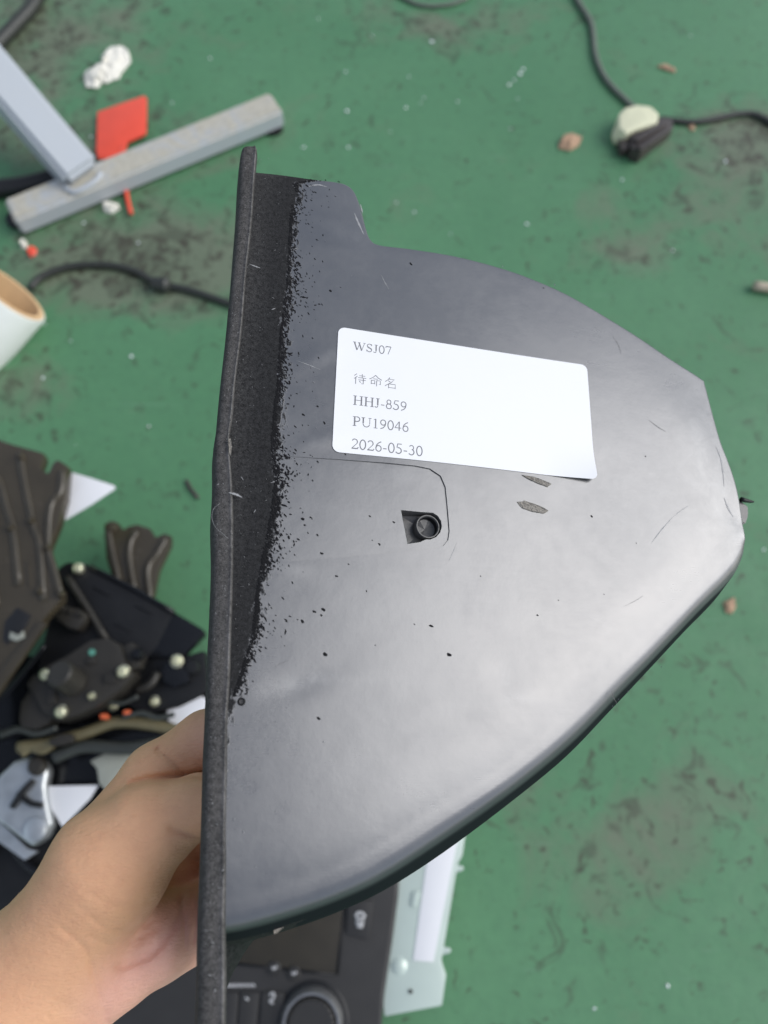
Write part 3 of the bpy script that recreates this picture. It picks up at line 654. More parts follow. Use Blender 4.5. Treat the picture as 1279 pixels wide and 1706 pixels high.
def write(chars, x0, y0, em, name, sk=1.0):
    vs, fs = [], []; x = x0
    for ch in chars:
        adv, strokes = G[ch]
        for pts, wd in strokes:
            P = [Vector(p) for p in pts]; wd = wd * 0.5 * em * 1.25; N = len(P); b0 = len(vs)
            Q = [Vector((x + p.x * em, y0 + p.y * em)) for p in P]
            for i, p in enumerate(Q):
                t = (Q[min(i + 1, N - 1)] - Q[max(i - 1, 0)])
                t = t.normalized() if t.length > 1e-9 else Vector((1, 0)); n_ = Vector((-t.y, t.x))
                for s_ in (1, -1):
                    r_ = p + n_ * wd * s_; l_ = lab(r_.x, r_.y); vs.append((l_.x, l_.y, face_z(l_) + lab_z(r_.x, r_.y) + 0.00003))
                if i: fs.append((b0 + 2 * i - 2, b0 + 2 * i - 1, b0 + 2 * i + 1, b0 + 2 * i))
        x += adv * em
    o = mesh(name, vs, fs, M['ink'], None, False, False); o.parent = sticker; return o
write('WSJ07', 5.6, 41.3, 5.0, 'lettering')
write(['dai'], 6.2, 27.6, 4.9, 'lettering'); write(['ming'], 11.9, 27.8, 4.9, 'lettering'); write(['name'], 17.4, 27.6, 4.9, 'lettering')
write('HHJ-859', 6.4, 19.0, 5.4, 'lettering')
write('PU19046', 6.6, 10.8, 5.4, 'lettering')
write('2026-05-30', 6.4, 2.0, 5.55, 'lettering')

# ---------------------------------------------------------------- hand and forearm (one continuous surface)
def hand():
    ch = [  # chains of (px, py, depth, radius px)
        [(-330, 2030, .222, 175), (0, 1710, .238, 158), (110, 1588, .243, 124)],
        [(90, 1580, .240, 96), (183, 1443, .241, 98), (250, 1378, .242, 74), (330, 1343, .239, 49), (430, 1338, .229, 43), (500, 1345, .226, 34)],
        [(190, 1400, .252, 70), (262, 1296, .258, 55), (345, 1236, .260, 50), (440, 1215, .250, 42), (510, 1210, .236, 36)],
        [(80, 1660, .243, 90), (180, 1602, .246, 78), (262, 1563, .250, 66), (312, 1545, .256, 55), (360, 1500, .268, 45)],
        [(180, 1520, .256, 85), (280, 1470, .276, 58), (330, 1440, .286, 44)],
        [(330, 1380, .285, 48), (430, 1350, .275, 44), (500, 1330, .255, 38), (520, 1325, .240, 34)],
        [(330, 1440, .287, 46), (430, 1430, .277, 42), (500, 1425, .255, 37), (510, 1425, .240, 33)],
        [(345, 1500, .285, 42), (430, 1500, .275, 38), (480, 1490, .258, 33), (485, 1485, .245, 30)]]
    caps = []
    for c in ch:
        P = [(np.array(deep(a, b, d)), r_ * d / F) for a, b, d, r_ in c]
        caps += list(zip(P[:-1], P[1:]))
    lo = np.array([-.26, -.33, .50]); lo = np.min([np.minimum(a[0] - a[1], b[0] - b[1]) for a, b in caps], 0) - .006
    hi = np.max([np.maximum(a[0] + a[1], b[0] + b[1]) for a, b in caps], 0) + .006
    h = 0.0009; n = np.ceil((hi - lo) / h).astype(int) + 1
    X, Y, Z = np.meshgrid(*[lo[i] + h * np.arange(n[i], dtype=np.float32) for i in range(3)], indexing='ij')
    D = None; k = 0.0035
    for (a, ra), (b, rb) in caps:
        ab = b - a; L2 = ab @ ab; t = np.clip(((X - a[0]) * ab[0] + (Y - a[1]) * ab[1] + (Z - a[2]) * ab[2]) / L2, 0, 1)
        d = np.sqrt((X - a[0] - t * ab[0]) ** 2 + (Y - a[1] - t * ab[1]) ** 2 + (Z - a[2] - t * ab[2]) ** 2) - (ra + (rb - ra) * t)
        if D is None: D = d
        else: m_ = np.clip(k - np.abs(D - d), 0, None) / k; D = np.minimum(D, d) - m_ * m_ * k * 0.25
    ins = D < 0
    cx_, cy_, cz_ = [m - 1 for m in n]
    cnt = np.zeros((cx_, cy_, cz_), np.float32); acc = np.zeros((cx_, cy_, cz_, 3), np.float32)
    offs = [(0, 0, 0), (1, 0, 0), (0, 1, 0), (1, 1, 0), (0, 0, 1), (1, 0, 1), (0, 1, 1), (1, 1, 1)]
    sub = lambda A, o_: A[o_[0]:o_[0] + cx_, o_[1]:o_[1] + cy_, o_[2]:o_[2] + cz_]
    for i in range(8):
        for ax in range(3):
            if offs[i][ax]: continue
            o2 = list(offs[i]); o2[ax] = 1; a = sub(D, offs[i]); b = sub(D, o2); c = (a < 0) != (b < 0)
            t = np.where(c, a / np.where(c, a - b, 1), 0)
            for q_ in range(3): acc[..., q_] += np.where(c, offs[i][q_] + (t if q_ == ax else 0), 0)
            cnt += c
    act = cnt > 0; idx = -np.ones(act.shape, int); idx[act] = np.arange(act.sum())
    base = np.argwhere(act); vs = lo + h * (base + acc[act] / cnt[act][:, None]); fs = []
    for ax in range(3):
        s1 = [slice(1, cx_), slice(1, cy_), slice(1, cz_)]; s2 = list(s1); 
        A = ins[1:cx_, 1:cy_, 1:cz_]; o_ = [1, 1, 1]; o_[ax] = 2; B = ins[o_[0]:o_[0] + cx_ - 1, o_[1]:o_[1] + cy_ - 1, o_[2]:o_[2] + cz_ - 1]
        c = np.argwhere(A != B) + 1; u, v = [(1, 2), (2, 0), (0, 1)][ax]; flip = A[tuple((c - 1).T)]
        def ix(du, dv): q_ = c.copy(); q_[:, u] -= du; q_[:, v] -= dv; return idx[tuple(q_.T)]
        Q = np.stack([ix(1, 1), ix(0, 1), ix(0, 0), ix(1, 0)], 1); Q[~flip] = Q[~flip][:, ::-1]; fs += Q.tolist()
    # creases: fold lines pressed into the skin on the side that faces the camera
    camv = np.array(CAM); rel = vs - camv; fwd = np.array([0, sp, -cp]); upv = np.array([0, cp, sp])
    dep = rel @ fwd; px = CX + F * rel[:, 0] / dep; py = CY - F * (rel @ upv) / dep
    cr = [([(150, 1530), (180, 1548), (215, 1552), (250, 1535)], 3.5, .0007), ([(140, 1480), (175, 1505), (215, 1512), (255, 1500)], 3, .0005), ([(170, 1440), (200, 1468), (240, 1478)], 3, .0004), ([(205, 1400), (225, 1412), (245, 1414)], 3, .0003),
          ([(130, 1510), (160, 1532), (200, 1540)], 3, .0004), ([(145, 1560), (185, 1574), (225, 1566), (262, 1545)], 3, .0006), ([(100, 1545), (140, 1580), (160, 1640), (178, 1706)], 4, .0009), ([(155, 1595), (172, 1640), (180, 1690)], 3, .0005),
          ([(218, 1306), (240, 1300), (270, 1296), (310, 1293), (345, 1292)], 7, .0028), ([(262, 1248), (285, 1268), (306, 1290)], 4, .0013), ([(268, 1240), (262, 1250)], 3, .0006), ([(286, 1380), (318, 1390), (345, 1398)], 8, .0012),
          ([(200, 1610), (250, 1590), (290, 1540), (305, 1490)], 8, .0014), ([(300, 1500), (306, 1530), (308, 1580)], 3, .0007), ([(322, 1480), (326, 1530), (322, 1570)], 3, .0007), ([(120, 1440), (150, 1462), (176, 1466)], 3, .0002), ([(190, 1350), (215, 1360), (240, 1356)], 3, .0002)]
    nr = -np.stack([np.zeros(1), np.zeros(1), np.zeros(1)], 1)
    disp = np.zeros(len(vs))
    for pts, w_, dp in cr:
        P = np.array([[p.x, p.y] for p in catmull([Vector(p) for p in pts], 6)])
        d2 = np.full(len(vs), 1e9)
        for a, b in zip(P[:-1], P[1:]):
            ab = b - a; t = np.clip(((px - a[0]) * ab[0] + (py - a[1]) * ab[1]) / (ab @ ab), 0, 1); d2 = np.minimum(d2, (px - a[0] - t * ab[0]) ** 2 + (py - a[1] - t * ab[1]) ** 2)
        disp += dp * 1.15 * np.exp(-d2 / (w_ * w_ * 0.7))
    disp *= dep < 0.262
    vs = vs + (rel / np.linalg.norm(rel, axis=1)[:, None]) * disp[:, None]
    person = empty('person', deep(60, 1600, .25), 'bare left hand and forearm gripping the dark cover by its felt edge', 'person')
    me = bpy.data.meshes.new('arm_and_hand'); me.from_pydata([tuple(v) for v in vs.tolist()], [], fs); me.update()
    o = link('arm_and_hand', me, M['skin'], person, True, True)
    A = me.attributes.new('pink', 'FLOAT', 'POINT')
    def sm(x): return np.clip(x, 0, 1)
    pk = sm((px + py - 1745) / 90) * sm((px - 90) / 90) + sm((px - 285) / 60) * sm((1300 - py) / 60) * 0.5
    A.data.foreach_set('value', np.clip(pk, 0, 1).astype(np.float32))
    sm_ = o.modifiers.new('smooth', 'SMOOTH'); sm_.factor = 0.5; sm_.iterations = 2
    # fingernails on the finger tips behind the panel
    return o
hand()
# ---------------------------------------------------------------- steel stand, upper left
stand = empty('steel_stand', at(160, 320), 'pale grey steel stand with a slanting leg welded to a dirty foot tube', 'stand')
def beam(name, a, b, w_, h_, m, parent, bev=0.004, up=Vector((0, 0, 1))):
    d = (b - a).normalized(); s_ = d.cross(up).normalized(); u = s_.cross(d); bm = bmesh.new(); vs = []
    for p in (a, b):
        for i, j in ((-1, -1), (1, -1), (1, 1), (-1, 1)): vs.append(bm.verts.new(p + s_ * i * w_ / 2 + u * j * h_ / 2))
    for f in ((0, 1, 2, 3), (4, 5, 6, 7), (0, 1, 5, 4), (1, 2, 6, 5), (2, 3, 7, 6), (3, 0, 4, 7)): bm.faces.new([vs[i] for i in f])
    bmesh.ops.recalc_face_normals(bm, faces=bm.faces[:])
    bmesh.ops.bevel(bm, geom=bm.edges[:], offset=bev, segments=3, affect='EDGES', clamp_overlap=True)
    return autosmooth(from_bm(name, bm, m, parent))
a, b = at(22, 362, .016), at(462, 182, .016)
beam('foot_tube', a, b, .042, .027, M['tube'], stand, .0035)
beam('leg', at(138, 296, .026), at(-150, -40, .17), .050, .050, M['post'], stand, .006)
tube('weld_bead', [at(108, 312, .031), at(125, 320, .031), at(158, 302, .031), at(168, 288, .031)], .0035, M['post'], stand, 5, 8)
for i, (x, y) in enumerate(((30, 368), (455, 215))):
    lathe('rubber_foot', at(x, y, .0), [(0, .0), (.014, 0), (.014, .006), (0, .007)], M['dark'], stand)
# red tag
rt = empty('red_tag', at(200, 215), 'flat red plastic tag lying behind the dirty steel foot tube', 'tag')
slab('plate', [(162, 186), (240, 159), (244, 163), (243, 222), (222, 232), (212, 236), (208, 252), (195, 264), (163, 264), (160, 250)], .008, .003, M['red'], rt, .0006)
tube('stem', [at(203, 245, .006), at(208, 300, .005), at(212, 330, .005), at(218, 356, .004)], .0028, M['red'], rt)
# cables
def cable(pts, r_, m, lab_, z=None):
    o = tube('cable', [at(x, y, (z or r_)) for x, y in pts], r_, m, None, 8, 8); return tag(o, lab_, 'cable')
cable([(945, -40), (962, 0), (985, 40), (993, 95), (1012, 135), (1048, 172), (1060, 182)], .0040, M['gcable'], 'grey green cable running from the top edge down to the cream connector')
cable([(1100, 198), (1160, 203), (1230, 190), (1262, 192), (1300, 215)], .0040, M['cable'], 'black cable leaving the cream connector to the right edge')
cable([(640, -25), (675, -2), (705, 9), (745, 8), (775, -2), (800, -20)], .0028, M['gcable'], 'thin looping cable cut by the top edge of the view')
cable([(50, 480), (72, 460), (120, 444), (180, 442), (225, 452), (262, 472), (310, 482), (360, 498), (420, 520)], .0048, M['cable'], 'dark cable running from the tape roll behind the held cover')
cable([(-30, 100), (0, 68), (25, 42), (52, 12), (70, -20)], .010, M['cable'], 'thick black cable crossing the top left corner')
cable([(-30, 322), (0, 314), (45, 308), (90, 296), (130, 280)], .012, M['dark'], 'thick black hose lying behind the slanting steel leg')
o = lathe('cable_joint', at(268, 474, .008), [(0, -.012), (.009, -.010), (.010, .008), (.006, .012), (0, .013)], M['cable'], None, 12, Vector((1, -.2, .1))); tag(o, 'dark knotted joint halfway along the cable left of the held cover', 'cable joint')
# connector
cn = empty('connector', at(1070, 215), 'cream and dark brown cable connector lying at the upper right', 'connector')
slab('cream_shell', [(1030, 190), (1042, 178), (1062, 173), (1085, 176), (1098, 188), (1096, 204), (1060, 214), (1042, 222), (1030, 212)], .026, .026, M['cream'], cn, .004, seg=3)
slab('cream_lug', [(1022, 212), (1034, 206), (1046, 216), (1042, 229), (1026, 226)], .016, .016, M['cream'], cn, .004, seg=3)
slab('brown_block', [(1050, 222), (1100, 194), (1120, 198), (1122, 212), (1068, 254), (1052, 246)], .020, .020, M['dbrown'], cn, .0012)
slab('ridge', [(1056, 228), (1106, 200), (1112, 205), (1062, 236)], .025, .006, M['dbrown'], cn, .0006)
slab('ridge', [(1062, 242), (1112, 213), (1116, 217), (1068, 250)], .025, .006, M['dbrown'], cn, .0006)
slab('latch', [(1030, 232), (1052, 226), (1056, 242), (1036, 250)], .014, .014, M['dbrown'], cn, .002)
# tape roll
tr = empty('tape_roll', at(20, 520), 'roll of white film on a tan cardboard core at the left edge', 'roll')
ax = (ray(1, 1) * 0 + Vector((0.72, 0.55, 0.42))).normalized(); c0 = at(16, 486, .052)
Rr = .046
lathe('core', c0, [(Rr * .84, -.13), (Rr * .84, 0.0), (Rr * .985, 0.0), (Rr * .985, -.002)], M['card'], tr, 40, ax)
lathe('film', c0 - ax * .001, [(Rr * .97, 0), (Rr * 1.03, 0), (Rr * 1.06, -.003), (Rr * 1.08, -.13), (0, -.13)], M['tape'], tr, 40, ax)
# small litter
def crumple(name, px, z, m, lab_, cat, amp=.004, group=None):
    bm = bmesh.new(); P = [at(x, y, 0) for x, y in px]; c = sum(P, Vector()) / len(P); r2 = random.Random(px[0][0])
    ctr = bm.verts.new(c + Vector((0, 0, z))); N = len(P); mids = []; outs = []
    for p in P: outs.append(bm.verts.new(p + Vector((0, 0, .001)))); mids.append(bm.verts.new(c + (p - c) * r2.uniform(.5, .7) + Vector((0, 0, z * r2.uniform(.5, 1.4)))))
    for i in range(N):
        j = (i + 1) % N; bm.faces.new((outs[i], outs[j], mids[j], mids[i])); bm.faces.new((mids[i], mids[j], ctr))
    bmesh.ops.subdivide_edges(bm, edges=bm.edges[:], cuts=1, use_grid_fill=True)
    for v in bm.verts: v.co += Vector((r2.uniform(-1, 1), r2.uniform(-1, 1), r2.uniform(0, 1))) * amp * .5
    bot = bmesh.ops.extrude_face_region(bm, geom=bm.faces[:])
    for v in [g_ for g_ in bot['geom'] if isinstance(g_, bmesh.types.BMVert)]: v.co.z = max(0.0004, v.co.z - .0015)
    o = from_bm(name, bm, m, None, False); return tag(o, lab_, cat, group)
crumple('plastic_scrap', [(138, 130), (150, 120), (163, 122), (170, 128), (176, 118), (186, 104), (172, 98), (186, 82), (204, 78), (217, 92), (214, 112), (196, 132), (182, 140), (168, 138), (160, 150), (146, 148)], .010, M['scrap'], 'crumpled cream plastic scrap on the floor above the red tag', 'scrap', .006)
crumple('dry_leaf', [(930, 238), (940, 226), (955, 224), (968, 230), (964, 242), (948, 252), (932, 250)], .006, M['leaf'], 'tan dried scrap on the green floor left of the cream connector', 'leaf', .003)
crumple('dry_leaf', [(1094, 112), (1108, 108), (1126, 116), (1124, 122), (1108, 118)], .003, M['leaf'], 'thin brown curled scrap above the cream connector', 'leaf', .002)
crumple('dry_leaf', [(1205, 1004), (1222, 994), (1226, 1012), (1218, 1024), (1208, 1020)], .004, M['leaf'], 'dull pinkish brown scrap peeping out below the lower right corner of the cover', 'leaf', .002)
crumple('dry_leaf', [(1145, 212), (1152, 208), (1158, 214), (1152, 220)], .003, M['leaf'], 'tiny pinkish scrap beside the black cable right of the connector', 'leaf', .001)
crumple('bottle_stopper', [(47, 416), (56, 411), (62, 417), (59, 426), (51, 429), (46, 424)], .006, M['red'], 'small red cap just above the tape roll', 'cap', .002)
crumple('plastic_nub', [(35, 404), (42, 401), (47, 408), (44, 416), (37, 415)], .006, M['scrap'], 'small white nub beside the red cap above the tape roll', 'nub', .002)
crumple('plastic_nub', [(170, 345), (182, 338), (198, 340), (200, 350), (186, 356), (174, 354)], .008, M['scrap'], 'pale nub on the near side of the steel foot tube', 'nub', .002)
tag(tube('wood_stick', [at(1256, 476, .007), at(1285, 480, .007), at(1330, 486, .007)], .006, M['stick'], None, 3, 8), 'pale stick entering at the right edge', 'stick')
tag(tube('twig', [at(310, 800, .002), at(318, 815, .002), at(330, 830, .002)], .0022, M['dbrown'], None, 3, 6), 'short dark twig on the floor left of the held cover', 'twig')
r3 = random.Random(11)
fl_px = [(719, 70, 6), (848, 142, 6), (856, 134, 6), (866, 124, 7), (871, 116, 5), (578, 186, 7), (506, 246, 5), (580, 246, 5), (762, 170, 5), (676, 180, 5), (700, 172, 4), (706, 164, 4), (681, 128, 4), (1208, 270, 7), (660, 338, 5), (690, 354, 5), (750, 390, 4), (877, 374, 7), (862, 165, 4), (1120, 418, 5),
         (350, 98, 5), (287, 172, 4), (576, 120, 4), (140, 372, 5), (230, 405, 4), (219, 594, 8), (72, 630, 6), (75, 540, 4), (118, 568, 4), (152, 228, 5), (32, 298, 5), (1272, 916, 6), (1036, 300, 5), (650, 220, 3), (620, 60, 4), (530, 32, 4), (248, 710, 5), (1112, 1642, 5), (990, 1680, 5), (126, 742, 3), (850, 215, 3), (1150, 60, 3)]
base = None
for k, (x, y, r_) in enumerate(fl_px):
    p = at(x, y, 0); s_ = r_ * (p - CAM).length / F * .40
    if base is None:
        bm = bmesh.new(); bmesh.ops.create_icosphere(bm, subdivisions=1, radius=1)
        for v in bm.verts: v.co += Vector((r3.uniform(-.25, .25), r3.uniform(-.25, .25), r3.uniform(-.2, .2)))
        o = from_bm('plastic_chip', bm, M['flake'], None, False); base = o
    else: o = base.copy(); C.objects.link(o)
    o.location = p + Vector((0, 0, s_ * .4)); o.scale = (s_ * r3.uniform(.7, 1.4), s_ * r3.uniform(.6, 1), s_ * .5); o.rotation_euler = (0, 0, r3.uniform(0, 3))
    tag(o, 'tiny clear plastic chip glinting on the green floor', 'chip', 'clear chips scattered over the floor')

# ---------------------------------------------------------------- heap of parts, lower left
def thing(name, px, py, lab_, cat, group=None): return empty(name, at(px, py, 0), lab_, cat, group)
def rib(parent, pts, z, r_, m, flat=.7): return tube('rib', [at(x, y, z) for x, y in pts], r_, m, parent, 5, 10, True, True, flat)
# screws are parts of what they hold
def screw(parent, px, py, z, r_=.0068):
    r_ *= 0.80
    return lathe('screw', at(px, py, z), [(0, .0042), (r_ * .3, .0042), (r_ * .42, .0030), (r_ * .55, .0040), (r_ * .85, .0028), (r_, .0008), (r_, -.004), (r_ * 1.15, -.0042), (r_ * 1.15, -.006)], M['zinc'], parent, 18, Vector((.15, -.1, 1)))
bt = thing('ribbed_bracket', 40, 950, 'large olive brown ribbed plastic bracket at the left edge', 'bracket')
slab('body', [(-90, 700), (13, 737), (30, 742), (71, 753), (73, 762), (67, 780), (79, 788), (86, 772), (95, 764), (113, 776), (108, 829), (97, 871), (80, 913), (90, 950), (104, 997), (77, 1026), (52, 1060), (0, 1142), (-90, 1260)], .115, .014, M['brownp'], bt, .003)
for pts in ([(-20, 780), (-2, 800), (12, 850), (22, 885), (31, 975)], [(34, 755), (38, 790), (48, 840), (56, 880), (66, 905), (72, 1000)], [(104, 785), (100, 820), (84, 845), (80, 912), (90, 950), (100, 990)], [(-40, 900), (-15, 960), (-5, 1010)]): rib(bt, pts, .115, .0036, M['brownp'], .9)
for x, y in ((36, 762), (52, 868), (80, 912), (66, 985), (101, 990), (18, 880)): lathe('boss', at(x, y, .117), [(0, .005), (.0022, .0045), (.0036, .002), (.004, -.003)], M['brownp'], bt, 14)
slab('slot', [(8, 1035), (28, 1012), (52, 1025), (40, 1048), (22, 1060), (12, 1075), (4, 1066)], .1156, .0028, M['dark'], bt, .0004)  # hole drawn as a black slab, its shade put into the colour
slab('slot_clip', [(16, 1052), (30, 1058), (38, 1050), (40, 1062), (26, 1068), (14, 1064)], .1180, .003, M['beige'], bt, .001)
slab('rail', [(-60, 1200), (5, 1110), (66, 1035), (78, 1038), (10, 1135), (-60, 1240)], .118, .006, M['brownp'], bt, .0015)
o = slab('paper_sheet', [(112, 785), (150, 796), (190, 809), (192, 814), (150, 842), (101, 871), (96, 866), (104, 830)], .10, .0006, M['paper'], None, .0001); tag(o, 'white paper triangle sticking out from behind the ribbed bracket', 'paper')
b2 = thing('small_bracket', 230, 930, 'small glossy dark bracket with three raised ribs above the flat black box', 'bracket')
slab('body', [(172, 874), (184, 866), (196, 870), (204, 882), (214, 876), (228, 873), (250, 880), (258, 895), (272, 888), (285, 892), (284, 908), (264, 950), (254, 1000), (200, 1005), (176, 930)], .055, .010, M['brownp'], b2, .002)
for pts in ([(180, 882), (184, 905), (194, 950), (200, 985)], [(228, 886), (217, 905), (216, 935), (224, 985)], [(276, 898), (262, 922), (246, 948), (250, 1000)]): rib(b2, pts, .056, .0036, M['brownp'], 1.0)
lathe('boss', at(185, 880, .056), [(0, .006), (.004, .005), (.006, 0)], M['brownp'], b2, 16)
bx = thing('flat_black_box', 200, 1020, 'flat black plastic box with a slanting rod and smoked corner', 'box')
slab('body', [(96, 946), (110, 936), (140, 938), (160, 946), (225, 976), (290, 1018), (262, 1075), (225, 1122), (160, 1122), (60, 1125), (80, 1030)], .075, .03, M['blackp'], bx, .003)
slab('smoked_corner', [(268, 1006), (338, 1048), (342, 1056), (306, 1092), (236, 1098)], .074, .012, M['blackg'], bx, .003)
tube('rod', [at(112, 962, .08), at(140, 1005, .08), at(178, 1068, .08)], .0035, M['charp'], bx, 3, 8)
tube('edge_bead', [at(150, 944, .077), at(225, 982, .077), at(290, 1020, .077)], .0022, M['blackg'], bx, 3, 8)
screw(bx, 130, 947, .079)
cp_ = thing('plug_socket', 118, 1025, 'lumpy charcoal plug socket lying on the flat black box', 'socket')
slab('body', [(92, 1030), (98, 1012), (110, 1008), (118, 1014), (128, 1012), (143, 1022), (140, 1036), (128, 1050), (112, 1046)], .092, .016, M['charp'], cp_, .003)
for x, y in ((104, 1014), (118, 1018), (134, 1024)): lathe('pin_sleeve', at(x, y, .092), [(0, .004), (.002, .004), (.0028, .002), (.003, -.002)], M['charp'], cp_, 12)
ac = thing('actuator', 130, 1140, 'dark brown actuator housing held by bright zinc screws', 'actuator')
slab('housing', [(46, 1140), (70, 1112), (110, 1092), (150, 1066), (180, 1062), (200, 1075), (208, 1100), (222, 1124), (200, 1150), (160, 1178), (128, 1192), (96, 1202), (70, 1186)], .100, .03, M['charp'], ac, .003)
slab('side_flange', [(30, 1200), (34, 1170), (48, 1150), (42, 1140), (56, 1122), (72, 1130), (92, 1190), (80, 1206), (60, 1216), (34, 1212)], .092, .022, M['charp'], ac, .003)
lathe('motor_cap', at(122, 1138, .100), [(0, .024), (.011, .024), (.0125, .022), (.013, 0)], M['charp'], ac, 26, Vector((-.25, .28, 1)))
slab('rear_arm', [(200, 1080), (218, 1068), (238, 1090), (232, 1112), (216, 1118)], .096, .016, M['charp'], ac, .003)
lathe('pivot', at(229, 1090, .100), [(0, .006), (.004, .005), (.006, .001), (.006, -.004)], M['blackg'], ac, 18)
lathe('green_dot', at(153, 1087, .1005), [(0, .0012), (.003, .0010), (.0032, -.001)], M['green'], ac, 14)
for x, y, r_ in ((75, 1124, .0066), (204, 1119, .0068), (101, 1186, .0066), (152, 1160, .0042)): screw(ac, x, y, .104 if x > 80 else .100, r_)
a2 = thing('second_actuator', 270, 1130, 'black actuator half hidden behind the cover lip with two zinc screws', 'actuator')
slab('housing', [(225, 1118), (262, 1084), (306, 1092), (340, 1082), (350, 1150), (318, 1165), (285, 1180), (240, 1190), (205, 1170)], .07, .035, M['blackp'], a2, .004)
slab('raised_pad', [(262, 1110), (285, 1100), (312, 1112), (318, 1136), (290, 1146), (266, 1134)], .078, .010, M['blackg'], a2, .003)
tube('lever', [at(228, 1150, .08), at(250, 1140, .083), at(262, 1122, .08)], .004, M['charp'], a2, 4, 8)
screw(a2, 293, 1101, .083, .0068); screw(a2, 257, 1169, .074, .006); screw(a2, 186, 1176, .07, .005)
lathe('pivot', at(320, 1112, .074), [(0, .006), (.006, .005), (.008, 0)], M['blackp'], a2, 16)
for pts, lab_ in (([(266, 1160), (285, 1152), (300, 1146), (322, 1158), (300, 1172), (280, 1172)], 'white paper scrap beside the lower screw of the black actuator'), ([(278, 1184), (300, 1178), (336, 1160), (350, 1168), (330, 1200), (292, 1208), (280, 1200)], 'white paper scrap just above the hand')):
    o = slab('paper_scrap', pts, .066, .0006, M['paper'], None, .0001); tag(o, lab_, 'paper')
# dark housings that the heap rests on
h1 = thing('black_housing', 120, 1220, 'black plastic housing at the bottom of the heap behind the actuator', 'housing')
slab('body', [(-120, 1120), (20, 1090), (200, 1100), (360, 1120), (420, 1230), (300, 1330), (160, 1320), (-120, 1330)], .05, .05, M['blackg'], h1, .004)
slab('raised_edge', [(-60, 1225), (40, 1205), (160, 1215), (150, 1228), (40, 1222), (-60, 1245)], .058, .010, M['blackp'], h1, .002)
h2 = thing('black_tray', 60, 1420, 'shallow black tray below the aluminium casting', 'tray')
slab('floor', [(-150, 1310), (130, 1300), (420, 1290), (420, 1640), (-150, 1640)], .028, .026, M['blackp'], h2, .004)
tube('rim', [at(-60, 1470, .034), at(0, 1400, .034), at(60, 1450, .034), at(120, 1440, .034)], .005, M['blackg'], h2)
for pts, r_, m, lab_ in (([(-20, 1180), (15, 1150), (50, 1110), (75, 1075)], .003, 'blackg', 'glossy black wire beside the brown bracket rail'),
                         ([(30, 1245), (80, 1238), (140, 1222), (190, 1204), (240, 1206), (300, 1218)], .0055, 'olive', 'olive taped wiring loom crossing under the actuator'),
                         ([(90, 1262), (140, 1244), (220, 1246), (300, 1228)], .006, 'cable', 'black wire lying below the olive wiring loom'),
                         ([(36, 1256), (52, 1246), (72, 1250), (100, 1232)], .004, 'olive', 'short olive wire end at the left of the heap')):
    tag(tube('wire', [at(x, y, .078) for x, y in pts], r_, M[m], None, 6, 8), lab_, 'wire')
slab_o = slab('grey_clip', [(80, 1232), (98, 1224), (120, 1222), (122, 1236), (100, 1242), (84, 1244)], .090, .01, M['charp'], None, .002); tag(slab_o, 'small grey clip resting on the wiring loom', 'clip')
for x, y, s_, lab_ in ((172, 1193, 7, 'left one of two small orange plugs below the actuator'), (211, 1187, 7, 'right one of two small orange plugs below the actuator')):
    o = slab('orange_plug', [(x - s_, y - 3), (x + s_ * .3, y - 5), (x + s_, y), (x + s_ * .6, y + 5), (x - s_ * .8, y + 5)], .090, .008, M['orange'], None, .0012); tag(o, lab_, 'plug')
for pts, r_, lab_ in (([(150, 1150), (170, 1165), (200, 1172), (230, 1160)], .0022, 'thin black wire curling around the lower zinc screws'), ([(0, 1225), (30, 1215), (60, 1222), (95, 1212)], .003, 'black wire lying along the top of the black housing'), ([(205, 1195), (235, 1188), (262, 1196), (290, 1190)], .0025, 'thin black wire right of the orange plugs')):
    tag(tube('wire', [at(x, y, .088) for x, y in pts], r_, M['cable'], None, 6, 8), lab_, 'wire')
for x, y, w_, h_ in ((182, 1130, 10, 7), (84, 1160, 7, 12), (150, 1100, 7, 5)): slab('moulded_pad', [(x - w_, y - h_), (x + w_, y - h_ - 3), (x + w_ + 2, y + h_), (x - w_, y + h_ + 2)], .1025, .004, M['charp'], ac, .0012)
for x, y in ((170, 980), (240, 1010), (205, 1040)): slab('moulded_rib', [(x - 14, y - 3), (x + 14, y + 10), (x + 13, y + 13), (x - 15, y)], .0765, .003, M['blackp'], bx, .0006)
for x, y in ((-8, 860), (46, 955), (88, 965)): slab('moulded_rib', [(x - 2, y - 22), (x + 2, y - 22), (x + 5, y + 22), (x, y + 22)], .1165, .004, M['brownp'], bt, .0008)
al = thing('aluminium_casting', 40, 1340, 'shiny cast aluminium bracket at the left edge below the heap', 'casting')
slab('body', [(-40, 1330), (0, 1290), (22, 1268), (44, 1262), (70, 1262), (80, 1284), (74, 1310), (78, 1340), (86, 1372), (74, 1398), (52, 1412), (0, 1372), (-40, 1350)], .072, .016, M['alu'], al, .005, seg=3)
slab('flange', [(-40, 1360), (0, 1368), (46, 1414), (64, 1418), (40, 1434), (-10, 1398), (-40, 1380)], .060, .005, M['alu'], al, .002)
lathe('boss', at(60, 1382, .074), [(0, .004), (.006, .004), (.010, .002), (.0115, -.003)], M['alu'], al, 20)
tube('web', [at(20, 1345, .074), at(38, 1318, .076), at(56, 1300, .074)], .003, M['blackp'], al, 4, 8)
tube('web', [at(30, 1322, .074), at(50, 1338, .076), at(72, 1342, .074)], .0026, M['blackp'], al, 4, 8)
lathe('bolt', at(62, 1276, .074), [(0, .006), (.006, .0055), (.0085, .002), (.009, -.002)], M['charp'], al, 18)
o = slab('stock_label', [(76, 1310), (164, 1308), (150, 1330), (104, 1378), (88, 1352), (78, 1330)], .064, .0006, M['paper'], None, .0001); tag(o, 'white stock label lying between aluminium casting and wrist', 'label')
